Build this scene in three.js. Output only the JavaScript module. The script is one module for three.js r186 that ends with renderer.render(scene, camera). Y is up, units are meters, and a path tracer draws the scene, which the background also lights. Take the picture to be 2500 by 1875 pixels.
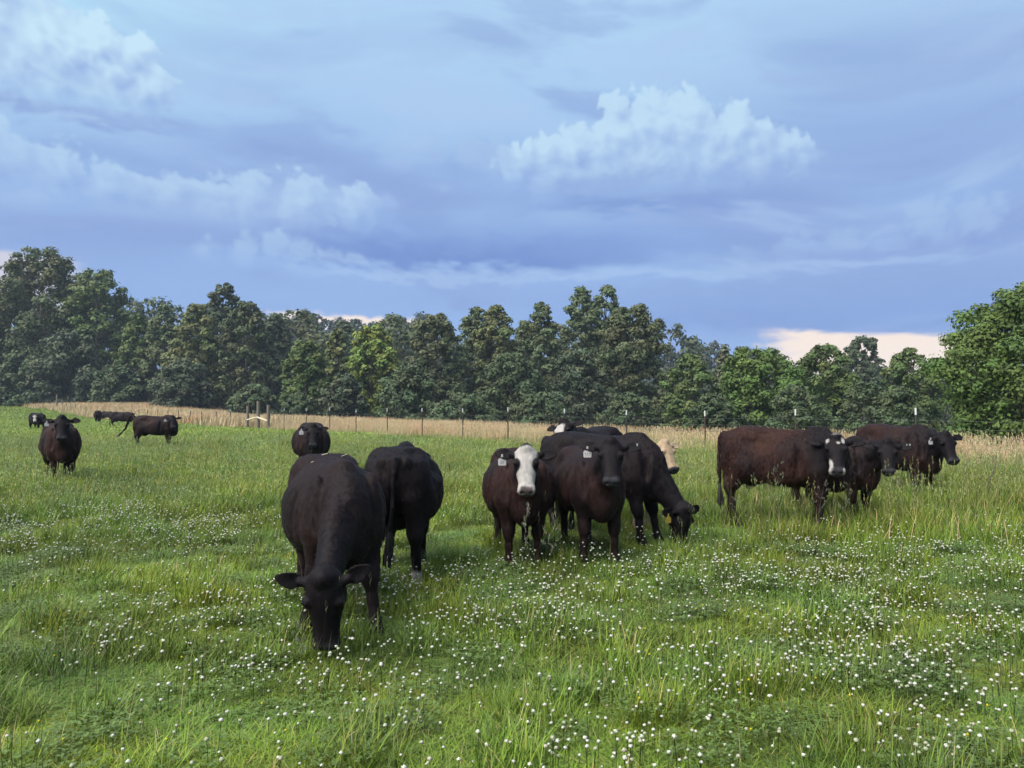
import * as THREE from 'three';
import { mergeGeometries, mergeVertices } from 'three/addons/utils/BufferGeometryUtils.js';
import { createNoise2D, createNoise3D } from 'simplex-noise';

// ---------------------------------------------------------------- random and noise, all seeded
function rng(seed) { let a = seed >>> 0; return () => { a = (a + 0x6d2b79f5) | 0; let t = Math.imul(a ^ (a >>> 15), 1 | a); t = (t + Math.imul(t ^ (t >>> 7), 61 | t)) ^ t; return ((t ^ (t >>> 14)) >>> 0) / 4294967296; }; }
const n2 = createNoise2D(rng(11)), n3 = createNoise3D(rng(12));
const clamp = (x, a = 0, b = 1) => Math.min(b, Math.max(a, x)), mix = (a, b, t) => a + (b - a) * t;
const ss = (a, b, x) => { const t = clamp((x - a) / (b - a)); return t * t * (3 - 2 * t); };
const fbm = (x, y, o = 4) => { let s = 0, a = 0.5; for (let i = 0; i < o; i++) { s += a * n2(x, y); x = x * 2.03 + 17.1; y = y * 2.03 - 9.7; a *= 0.5; } return s; };
const R = Math.PI / 180;
const smin = (a, b, k) => { const h = Math.max(k - Math.abs(a - b), 0) / k; return Math.min(a, b) - h * h * k * 0.25; };
const smax = (a, b, k) => -smin(-a, -b, k);

// ---------------------------------------------------------------- camera, light, exposure
const scene = new THREE.Scene();
const EYE = 1.63;
const camera = new THREE.PerspectiveCamera(52, 4 / 3, 0.1, 3000);
camera.position.set(0, EYE, 0);
camera.rotation.set(1.743 * R, 0, 0);
const renderer = new THREE.WebGLRenderer({ antialias: true });
renderer.setSize(1024, 768);
renderer.toneMapping = THREE.LinearToneMapping;
renderer.toneMappingExposure = 6.4;
renderer.shadowMap.enabled = true;
const SKY_LEVEL = 1 / 6.4;                       // the sky keeps its look in the picture at this exposure
scene.fog = new THREE.FogExp2(0xc9dcf2, 0.00025);   // thin evening haze
const sun = new THREE.DirectionalLight(0xfff6ea, 1.5);   // sun veiled by cloud, high on the left
sun.position.set(-70, 110, 30);
sun.target.position.set(0, 0, -30);
sun.castShadow = true;
sun.shadow.radius = 120;
sun.shadow.mapSize.set(4096, 4096);
Object.assign(sun.shadow.camera, { left: -140, right: 140, top: 140, bottom: -140, near: 1, far: 500 });
scene.add(sun, sun.target);

// ---------------------------------------------------------------- sky: evening clouds, computed for every direction
const lin = (c) => { c /= 255; return c <= 0.04045 ? c / 12.92 : ((c + 0.055) / 1.055) ** 2.4; };
const col = (r, g, b) => [lin(r), lin(g), lin(b)];
(function makeSky() {
  const W = 4096, H = 2048, data = new Float32Array(W * H * 4);
  const low = col(141, 176, 226), mid = col(147, 179, 229), up = col(176, 211, 243), zen = col(206, 226, 244), cyan = col(190, 236, 254);
  const lav = col(138, 164, 217), slate = col(117, 147, 209), pale = col(174, 203, 239), white = col(200, 231, 249), warm = col(254, 236, 222), warmLow = col(222, 226, 238), cumS = col(150, 179, 227);
  const sky = [0, 0, 0], to = (c, t) => { for (let i = 0; i < 3; i++) sky[i] += (c[i] - sky[i]) * t; };
  const hash = (x, y) => { let h = Math.imul(x * 374761393 + y * 668265263, 1274126177); h ^= h >>> 13; h = Math.imul(h, 1103515245); return ((h ^ (h >>> 16)) >>> 0) / 4294967296; };
  const cell = (x, y) => { const ix = Math.floor(x), iy = Math.floor(y); let m = 9; for (let j = -1; j < 2; j++) for (let i = -1; i < 2; i++) { const cx = ix + i, cy = iy + j, dx = cx + hash(cx, cy) - x, dy = cy + hash(cy + 91, cx) - y, d = dx * dx + dy * dy; if (d < m) m = d; } return Math.sqrt(m); };
  // cumulus heaps: azimuth, elevation, radius in degrees; each heap fades into a flat base
  const heaps = [
    { base: 18.0, soft: 2.6, tone: 1.0, edge: 0.14, puffs: [[-35, 22.5, 3.4], [-33.4, 24.8, 2.4], [-31.9, 21.6, 2.2], [-29.9, 21.4, 1.8], [-28.3, 22.4, 1.5], [-27.3, 21.0, 1.7], [-26.1, 22.2, 1.1], [-25.4, 20.3, 1.6], [-30.5, 19.6, 2.4], [-27.2, 19.2, 2.2], [-35, 19.4, 3], [-41, 22, 4], [-46, 20, 3]] },
    { base: 14.9, soft: 3.4, tone: 0.8, edge: 0.2, puffs: [[9.4, 20.0, 1.7], [8.4, 19.2, 1.8], [7.6, 20.9, 0.9], [10.6, 19.5, 1.9], [12.6, 19.4, 1.9], [14.4, 18.4, 1.7], [16.1, 19.1, 1.25], [17.1, 18.2, 1.35], [19.3, 17.3, 1.1], [20.4, 16.7, 0.95], [6.4, 18.2, 1.6], [4.4, 18.2, 1.35], [2.8, 17.7, 1.4], [0.6, 17.3, 1.4], [7.5, 17.2, 2.2], [11, 17.2, 2.4], [15, 17.2, 2.1], [18, 16.7, 1.6], [3.5, 16.4, 1.8]] },
    { base: 16.4, soft: 2, tone: 0.5, edge: 0.7, puffs: [[-3.0, 18.2, 1.2], [-5.8, 18.4, 1.2], [-8, 17.9, 1.3], [-1, 17.6, 1.3]] },
    { base: 11.8, soft: 3.2, tone: 0.45, edge: 0.3, puffs: [[-33, 14.5, 2.2], [-30.3, 14.6, 1.5], [-27.5, 13.9, 1.4], [-25.8, 13.6, 1.3], [-23.6, 13.9, 1.4], [-36, 15, 2.4], [-20.8, 14.1, 1.4], [-18.5, 14.2, 1.6], [-15, 14.2, 1.8], [-11.5, 13.8, 1.6]] },
    { base: 9.6, soft: 1.4, tone: 0.55, edge: 0.7, puffs: [[-18.8, 10.8, 1.0], [-17.0, 11.2, 1.1], [-15.4, 10.8, 1.1], [-21.4, 10.4, 1.0], [-13.2, 10.4, 0.9], [-11.4, 10.2, 0.8]] },
    { base: 9.4, soft: 2, tone: 0.3, edge: 0.8, puffs: [[20, 10.6, 1.4], [23, 10.7, 1.5], [26, 10.6, 1.4], [29, 10.2, 1.3], [17, 10.2, 1.3], [28, 12.2, 1.3], [31, 12, 1.3]] },
    { base: 16, soft: 3, tone: 0.7, edge: 0.25, puffs: [[62, 20, 4], [66, 18, 4], [57, 18, 3], [95, 24, 5], [101, 21, 5], [140, 20, 5], [148, 22, 4], [-70, 21, 4], [-77, 19, 5], [-112, 23, 5], [-120, 20, 5], [-160, 20, 5], [178, 23, 4], [-172, 21, 4]] },
  ];
  const density = (h, az, el, ce, coarse) => {
    let f = -9;
    for (const p of h.puffs) { let dx = az - p[0]; if (dx > 180) dx -= 360; if (dx < -180) dx += 360; dx *= ce; const dy = el - p[1]; if (dx * dx + dy * dy > 9 * p[2] * p[2]) continue; const g = 1 - Math.hypot(dx, dy) / (p[2] * 1.2); f = f < -8 ? g : -smin(-f, -g, 0.3); }
    if (f < -1.3) return -9;
    const x = az * ce, w = n2(x * 0.7, el * 0.7) * 0.35, q = n2(x * 0.7 + 9, el * 0.7) * 0.35;
    if (coarse) return f + 0.8 * (0.5 - cell(x * 0.5 + w, el * 0.5 + q));
    return f + 0.8 * (0.5 - cell(x * 0.5 + w, el * 0.5 + q)) + 0.36 * (0.5 - cell(x * 1.15 + w, el * 1.15 + q)) + 0.13 * (0.5 - cell(x * 2.6, el * 2.6 + w)) + 0.05 * n2(x * 3.6, el * 3.6);
  };
  for (let row = H / 2; row < H; row++) {
    const el = ((row + 0.5) / H - 0.5) * 180;
    for (let c = 0; c < W; c++) {
      let az = ((c + 0.5) / W - 0.5) * 360 + 90; if (az > 180) az -= 360;     // 0 straight ahead (-z), to the right positive
      const ca = Math.cos(az * R), sa = Math.sin(az * R), ce = Math.cos(el * R);
      const wx = n3(ca * 2.1, sa * 2.1, el * 0.04), wy = n3(ca * 2.1 + 40, sa * 2.1, el * 0.04);
      const ax = sa * ce * 30 + wx * 2.5, ay = ca * ce * 30, ez = el + wy * 1.6 + 0.04 * az * ss(60, 20, Math.abs(az));
      const n = (f, g, o) => n3(ax * f + o, ay * f, ez * g + o);
      for (let i = 0; i < 3; i++) sky[i] = el < 9 ? mix(low[i], mid[i], el / 9) : el < 26 ? mix(mid[i], up[i], ss(11, 27, el)) : mix(up[i], zen[i], ss(26, 75, el));
      const fine = 0.17 * n(0.42, 0.8, 31) + 0.1 * n(1.0, 1.7, 37) + 0.05 * n(2.2, 3.4, 41);
      const streak = 0.6 * n(0.09, 0.2, 3) + 0.3 * n(0.2, 0.42, 7) + fine;
      const sheet = 0.65 * n(0.06, 0.1, 21) + 0.3 * n(0.14, 0.24, 27) + fine;
      const left = ss(-12, -36, az) * ss(13, 27, el) * ss(-110, -70, az);
      to(cyan, 0.9 * left * (0.65 + 0.35 * ss(-0.4, 0.4, sheet)));
      to(lav, 0.8 * ss(-0.25, 0.55, sheet) * ss(3, 12, el) * (1 - ss(19, 29, el)) * (1 - 0.85 * left));
      to(pale, 0.62 * ss(-0.05, 0.65, streak) * ss(7, 14, el));
      to(lav, 0.55 * ss(0.0, 0.55, -streak) * (1 - ss(20, 40, el)) * (1 - 0.8 * left));
      // long cloud bases and the paler bands beneath them
      const band = (a0, a1, e0, h, soft) => { const t = ss(a0 - 6, a0 + 5, az) * (1 - ss(a1 - 5, a1 + 6, az)), d = el - (e0 + 0.5 * streak + fine * 2); return t * (d < 0 ? Math.exp(-((d / (h * 0.45)) ** 2)) : Math.exp(-((d / (h * soft)) ** 2))); };
      to(slate, 0.95 * band(-15, 6, 10.8, 0.9, 1.9));
      to(slate, 0.42 * band(4, 14, 11.2, 0.9, 1.9));
      to(slate, 0.55 * band(3, 17, 14.4, 1.0, 0.9));
      to(lav, 0.75 * band(-44, -23, 18.0, 0.8, 0.8));
      to(lav, 0.6 * band(-38, -18, 11.4, 0.8, 1.2));
      to(pale, 0.5 * band(-14, 30, 9.5, 0.8, 0.6));
      to(lav, 0.4 * band(-6, 34, 7.7, 1.1, 1));
      to(lav, 0.55 * band(13, 38, 16, 5, 1));
      to(slate, 0.42 * band(4, 34, 6.2, 1.8, 0.7));
      for (const h of heaps) {
        if (el < h.base - 3 || el > h.base + 11) continue;
        const f = density(h, az, el, ce); if (f < -0.2) continue;
        const fade = ss(h.base - h.soft * 0.25 + wy * 0.6, h.base + h.soft, el + 0.25 * fine * 8), a = ss(0, h.edge, f) * fade * (0.6 + 0.4 * ss(0, 0.3, f));
        if (a <= 0) continue;
        const s = h.edge < 0.4 ? clamp(density(h, az, el, ce, true), -0.3, 1.2) - clamp(density(h, az - 0.6 / ce, el + 0.6, ce, true), -0.3, 1.2) : 0;
        const light = clamp(0.4 + 0.7 * s + 0.42 * ss(h.base + 0.5, h.base + 6, el) + 0.22 * clamp(0.4 - f, -0.4, 0.4) + fine * 0.3, 0, 1) * (0.3 + 0.7 * h.tone);
        for (let i = 0; i < 3; i++) sky[i] = mix(sky[i], mix(cumS[i], white[i], light), a * (0.55 + 0.4 * h.tone));
      }
      // clear evening air showing low under the cloud deck, here and there all round
      if (el < 10) {
        const b3 = n3(ax * 0.9, ay * 0.9, el * 1.6), b4 = n3(ax * 2.2, ay * 2.2, el * 4);
        const gap = (a0, a1, e0, e1, tilt, amt) => { const ragged = 0.35 * b3 + 0.2 * b4, e = el + tilt * (az - a0), t = ss(a0 - 0.8, a0 + 2.4, az + ragged * 2) * (1 - ss(a1 - 1.5, a1 + 1, az + ragged)); return amt * t * (1 - ss(e1 - 0.15, e1 + 0.25, e + ragged * 0.45)) * ss(e0 - 0.9, e0 + 0.2, e); };
        let g = gap(-17.8, -5.6, 5.2, 6.7, 0.035, 0.92); to(warm, g * ss(5.6, 6.2, el)); to(warmLow, g * (1 - ss(5.6, 6.2, el)));
        g = gap(17.6, 31, 2.5, 5.45, 0.085, 0.96); to(warm, g);
        g = gap(-36, -29, 6, 9.4, 0, 0.6); to(warm, g * 0.8);
        for (const [a0, a1] of [[48, 66], [84, 99], [128, 150], [-78, -58], [-118, -96], [-160, -140]]) { g = gap(a0, a1, 4, 6.2, 0.02, 0.85); to(warm, g); }
      }
      const o = (row * W + c) * 4;
      for (let i = 0; i < 3; i++) data[o + i] = sky[i] * SKY_LEVEL * (1 + 0.6 * ss(27, 75, el));
      data[o + 3] = 1;
    }
  }
  for (let row = 0; row < H / 2; row++) for (let c = 0; c < W; c++) { const o = (row * W + c) * 4; data[o] = 0.05; data[o + 1] = 0.07; data[o + 2] = 0.035; data[o + 3] = 1; }
  const t = new THREE.DataTexture(data, W, H, THREE.RGBAFormat, THREE.FloatType);
  t.mapping = THREE.EquirectangularReflectionMapping; t.magFilter = THREE.LinearFilter; t.minFilter = THREE.LinearFilter; t.needsUpdate = true;
  scene.background = t; scene.environment = t;
})();

// ---------------------------------------------------------------- helpers
const used = new Map();
function numbered(n) { const k = used.get(n) ?? 0; used.set(n, k + 1); return k ? n + '_' + String(k).padStart(3, '0') : n; }
function tag(o, label, category, group, kind) { if (label) o.userData.label = label; if (category) o.userData.category = category; if (group) o.userData.group = group; if (kind) o.userData.kind = kind; return o; }
function thing(name, label, category, group) { const o = new THREE.Group(); o.name = numbered(name); scene.add(o); return tag(o, label, category, group); }
function part(name, g, m, parent) { const o = new THREE.Mesh(g, m); o.name = name; o.castShadow = o.receiveShadow = true; parent.add(o); return o; }
function solo(name, g, m, label, category, group) { const o = new THREE.Mesh(g, m); o.name = numbered(name); o.castShadow = o.receiveShadow = true; scene.add(o); return tag(o, label, category, group); }

// ---------------------------------------------------------------- terrain
// D is the distance ahead of the camera (world z = -D). The fence runs from (10.5, 20.3) back to the left.
const FP = [10.5, 20.3], FU = [-0.6258, 0.78], FN = [0.78, 0.6258];
const pastFence = (x, D) => (x - FP[0]) * FN[0] + (D - FP[1]) * FN[1];
const alongFence = (x, D) => (x - FP[0]) * FU[0] + (D - FP[1]) * FU[1];
function land(x, D) {
  const q = Math.max(0, D - 60) / 114, rise = 4.2 * Math.min(q * q, 1.6 + 0.4 * q) * ss(-5, -62, x);
  const n = pastFence(x, D), drop = -2.8 * ss(4, 45, n) * ss(-90, -25, x);
  const far = 9 * ss(220, 520, D);
  const near = Math.max(0, 1 - D / 70);
  return rise + drop + far + 0.05 * n2(x * 0.21, D * 0.21) * near + 0.03 * n2(x * 0.8 + 9, D * 0.8) * near + 0.25 * n2(x * 0.02, D * 0.02) * ss(40, 120, D);
}
// ---------------------------------------------------------------- ground: one sheet out to the horizon
const MAT = {};
(function ground() {
  const xs = [], ds = [];
  for (let x = -16; x <= 16; x += 0.4) xs.push(x);
  for (let x = 17; x < 700; x *= 1.09) xs.push(x, -x);
  xs.sort((a, b) => a - b);
  for (let d = -60; d < 0; d += 5) ds.push(d);
  for (let d = 0; d <= 26; d += 0.4) ds.push(d);
  for (let d = 27; d < 1500; d *= 1.045) ds.push(d);
  const p = [], uv = [], idx = [], nx = xs.length;
  for (const d of ds) for (const x of xs) { p.push(x, land(x, d), -d); uv.push(x / 6, d / 6); }
  for (let j = 0; j + 1 < ds.length; j++) for (let i = 0; i + 1 < nx; i++) { const a = j * nx + i; idx.push(a, a + 1, a + nx, a + 1, a + nx + 1, a + nx); }
  const g = new THREE.BufferGeometry();
  g.setAttribute('position', new THREE.Float32BufferAttribute(p, 3)); g.setAttribute('uv', new THREE.Float32BufferAttribute(uv, 2)); g.setIndex(idx); g.computeVertexNormals();
  const S = 512, px = new Uint8Array(S * S * 4), hb = new Uint8Array(S * S * 4), r = rng(5);
  for (let y = 0; y < S; y++) for (let x = 0; x < S; x++) {
    const a = x / S * 2 * Math.PI, b = y / S * 2 * Math.PI, k = 2.2;
    const m = n3(Math.cos(a) * k, Math.sin(a) * k, Math.cos(b) * k) + n3(Math.sin(b) * k, Math.cos(a) * k + 8, Math.sin(a) * k), f = r();
    const t = clamp(0.5 + 0.3 * m + 0.5 * (f - 0.5)), o = (y * S + x) * 4;
    px[o] = mix(78, 122, t); px[o + 1] = mix(92, 138, t); px[o + 2] = mix(46, 70, t); px[o + 3] = 255;
    hb[o] = hb[o + 1] = hb[o + 2] = 255 * clamp(0.5 + 0.25 * m + 0.6 * (f - 0.5)); hb[o + 3] = 255;
  }
  const tex = (d, srgb) => { const t = new THREE.DataTexture(d, S, S); t.wrapS = t.wrapT = THREE.RepeatWrapping; t.magFilter = THREE.LinearFilter; if (srgb) t.colorSpace = THREE.SRGBColorSpace; t.needsUpdate = true; return t; };
  MAT.ground = new THREE.MeshStandardMaterial({ map: tex(px, true), bumpMap: tex(hb), bumpScale: 0.03, roughness: 1 });
  const o = new THREE.Mesh(g, MAT.ground); o.name = 'ground'; o.receiveShadow = true; o.userData.kind = 'structure'; scene.add(o);
})();
// ---------------------------------------------------------------- cattle: each body one surface meshed from a field of distances
function table(rows, n = 160) {        // stations [s, a, b, c ...] -> smooth lookup
  const s0 = rows[0][0], s1 = rows[rows.length - 1][0], w = rows[0].length - 1, out = new Float32Array((n + 1) * w);
  for (let i = 0; i <= n; i++) {
    const s = mix(s0, s1, i / n); let k = 0; while (k < rows.length - 2 && s > rows[k + 1][0]) k++;
    const A = rows[Math.max(0, k - 1)], B = rows[k], C = rows[k + 1], E = rows[Math.min(rows.length - 1, k + 2)], t = (s - B[0]) / (C[0] - B[0]), d = C[0] - B[0];
    for (let j = 1; j <= w; j++) {
      const m0 = C === A ? 0 : (C[j] - A[j]) / (C[0] - A[0]) * d, m1 = E === B ? 0 : (E[j] - B[j]) / (E[0] - B[0]) * d;
      out[i * w + j - 1] = (2 * t ** 3 - 3 * t * t + 1) * B[j] + (t ** 3 - 2 * t * t + t) * m0 + (3 * t * t - 2 * t ** 3) * C[j] + (t ** 3 - t * t) * m1;
    }
  }
  return (s, j) => { const f = clamp((s - s0) / (s1 - s0)) * n, i = Math.min(n - 1, f | 0); return mix(out[i * w + j], out[(i + 1) * w + j], f - i); };
}
// along the trunk: x, top, bottom, half width
const TRUNK = table([[-0.84, 1.16, 0.98, 0.05], [-0.8, 1.215, 0.9, 0.12], [-0.72, 1.275, 0.8, 0.2], [-0.58, 1.315, 0.71, 0.255], [-0.4, 1.325, 0.655, 0.29], [-0.15, 1.3, 0.575, 0.345], [0.08, 1.285, 0.545, 0.36], [0.28, 1.29, 0.55, 0.325], [0.46, 1.305, 0.565, 0.275], [0.6, 1.26, 0.585, 0.235], [0.72, 1.17, 0.63, 0.18], [0.8, 1.06, 0.72, 0.08]]);
// along the face from the poll to the nose: s, top, bottom, half width
const FACE = table([[-0.06, 0.02, -0.05, 0.04], [-0.02, 0.062, -0.09, 0.085], [0.05, 0.075, -0.145, 0.116], [0.12, 0.08, -0.185, 0.127], [0.19, 0.072, -0.19, 0.122], [0.27, 0.058, -0.165, 0.1], [0.35, 0.05, -0.13, 0.086], [0.42, 0.05, -0.11, 0.088], [0.47, 0.038, -0.098, 0.087], [0.5, 0.0, -0.065, 0.055]]);
function netMesh(f, lo, hi, cell) {     // surface nets over a box, far blocks skipped
  const nx = Math.ceil((hi[0] - lo[0]) / cell) + 1, ny = Math.ceil((hi[1] - lo[1]) / cell) + 1, nz = Math.ceil((hi[2] - lo[2]) / cell) + 1;
  const v = new Float32Array(nx * ny * nz).fill(9), B = 6, half = B / 2 * cell, reach = half * 1.7321 * 1.45 + cell;
  for (let bz = 0; bz < nz; bz += B) for (let by = 0; by < ny; by += B) for (let bx = 0; bx < nx; bx += B) {
    const d = f(lo[0] + bx * cell + half, lo[1] + by * cell + half, lo[2] + bz * cell + half);
    const skip = Math.abs(d) > reach;
    for (let z = bz; z < Math.min(nz, bz + B); z++) for (let y = by; y < Math.min(ny, by + B); y++) for (let x = bx; x < Math.min(nx, bx + B); x++)
      v[(z * ny + y) * nx + x] = skip ? d : f(lo[0] + x * cell, lo[1] + y * cell, lo[2] + z * cell);
  }
  const id = new Int32Array(nx * ny * nz).fill(-1), pos = [], idx = [], sx = 1, sy = nx, sz = nx * ny;
  const corner = [0, sx, sy, sx + sy, sz, sz + sx, sz + sy, sz + sx + sy], edges = [[0, 1], [2, 3], [4, 5], [6, 7], [0, 2], [1, 3], [4, 6], [5, 7], [0, 4], [1, 5], [2, 6], [3, 7]];
  for (let z = 0; z < nz - 1; z++) for (let y = 0; y < ny - 1; y++) for (let x = 0; x < nx - 1; x++) {
    const o = z * sz + y * sy + x; let m = 0;
    for (let k = 0; k < 8; k++) if (v[o + corner[k]] < 0) m |= 1 << k;
    if (m === 0 || m === 255) continue;
    let px = 0, py = 0, pz = 0, c = 0;
    for (const [a, b] of edges) {
      if (((m >> a) & 1) === ((m >> b) & 1)) continue;
      const va = v[o + corner[a]], vb = v[o + corner[b]], t = va / (va - vb);
      px += mix(a & 1, b & 1, t); py += mix((a >> 1) & 1, (b >> 1) & 1, t); pz += mix((a >> 2) & 1, (b >> 2) & 1, t); c++;
    }
    id[o] = pos.length / 3; pos.push(lo[0] + (x + px / c) * cell, lo[1] + (y + py / c) * cell, lo[2] + (z + pz / c) * cell);
  }
  for (let z = 1; z < nz - 1; z++) for (let y = 1; y < ny - 1; y++) for (let x = 1; x < nx - 1; x++) {
    const o = z * sz + y * sy + x, s = v[o] < 0;
    for (const [e, a, b] of [[sx, sy, sz], [sy, sz, sx], [sz, sx, sy]]) {
      if ((v[o + e] < 0) === s) continue;
      const q = [id[o], id[o - a], id[o - a - b], id[o - b]]; if (q.some((i) => i < 0)) continue;
      if (s) idx.push(q[0], q[1], q[2], q[0], q[2], q[3]); else idx.push(q[0], q[2], q[1], q[0], q[3], q[2]);
    }
  }
  return { pos: new Float32Array(pos), idx };
}
const V = (x, y, z) => new THREE.Vector3(x, y, z);
MAT.coat = new THREE.MeshPhysicalMaterial({ vertexColors: true, roughness: 0.68, specularIntensity: 0.2, sheen: 0.3, sheenRoughness: 0.32, sheenColor: new THREE.Color(0.08, 0.085, 0.12) });
MAT.fur = new THREE.MeshPhysicalMaterial({ color: 0xffffff, roughness: 0.7, specularIntensity: 0.25, side: THREE.DoubleSide });
MAT.eye = new THREE.MeshPhysicalMaterial({ color: new THREE.Color(0.004, 0.003, 0.003), roughness: 0.22, specularIntensity: 0.35 });
MAT.tagWhite = new THREE.MeshStandardMaterial({ color: new THREE.Color(0.32, 0.31, 0.32), roughness: 0.45 });
MAT.tagYellow = new THREE.MeshStandardMaterial({ color: new THREE.Color(0.24, 0.17, 0.02), roughness: 0.45 });
MAT.tagBlue = new THREE.MeshStandardMaterial({ color: new THREE.Color(0.1, 0.16, 0.19), roughness: 0.45 });
MAT.metal = new THREE.MeshStandardMaterial({ color: new THREE.Color(0.6, 0.6, 0.62), roughness: 0.35, metalness: 0.8 });
MAT.straw = new THREE.MeshStandardMaterial({ color: new THREE.Color(0.4, 0.36, 0.27), roughness: 0.8 });
const strand = (() => { const g = new THREE.BufferGeometry(); g.setAttribute('position', new THREE.Float32BufferAttribute([-0.0011, 0, 0, 0.0011, 0, 0, -0.0008, 0.55, 0.03, 0.0008, 0.55, 0.03, 0, 1, 0.16].map((v, i) => v), 3)); g.setIndex([0, 1, 2, 1, 3, 2, 2, 3, 4]); g.computeVertexNormals(); return g; })();
function tagShape(number) {
  const s = new THREE.Shape();
  s.moveTo(-0.006, 0); s.lineTo(0.006, 0); s.lineTo(0.008, -0.02); s.lineTo(0.029, -0.04); s.quadraticCurveTo(0.031, -0.042, 0.031, -0.046); s.lineTo(0.03, -0.078); s.quadraticCurveTo(0.029, -0.085, 0.022, -0.085); s.lineTo(-0.022, -0.085); s.quadraticCurveTo(-0.029, -0.085, -0.03, -0.078); s.lineTo(-0.031, -0.046); s.quadraticCurveTo(-0.031, -0.042, -0.029, -0.04); s.lineTo(-0.008, -0.02);
  return new THREE.ExtrudeGeometry(s, { depth: 0.0025, bevelEnabled: true, bevelThickness: 0.0006, bevelSize: 0.0006, bevelSegments: 1 });
}
const tagGeo = tagShape();
function numberPlate(text) {            // the number printed on a tag
  const c = document.createElement('canvas'); c.width = 128; c.height = 96; const x = c.getContext('2d');
  x.fillStyle = '#989698'; x.fillRect(0, 0, 128, 96); x.fillStyle = '#4a4d50'; x.font = 'bold 84px sans-serif'; x.textAlign = 'center'; x.textBaseline = 'middle'; x.fillText(text, 64, 52);
  const t = new THREE.CanvasTexture(c); t.colorSpace = THREE.SRGBColorSpace;
  return new THREE.MeshStandardMaterial({ map: t, roughness: 0.5 });
}
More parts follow.
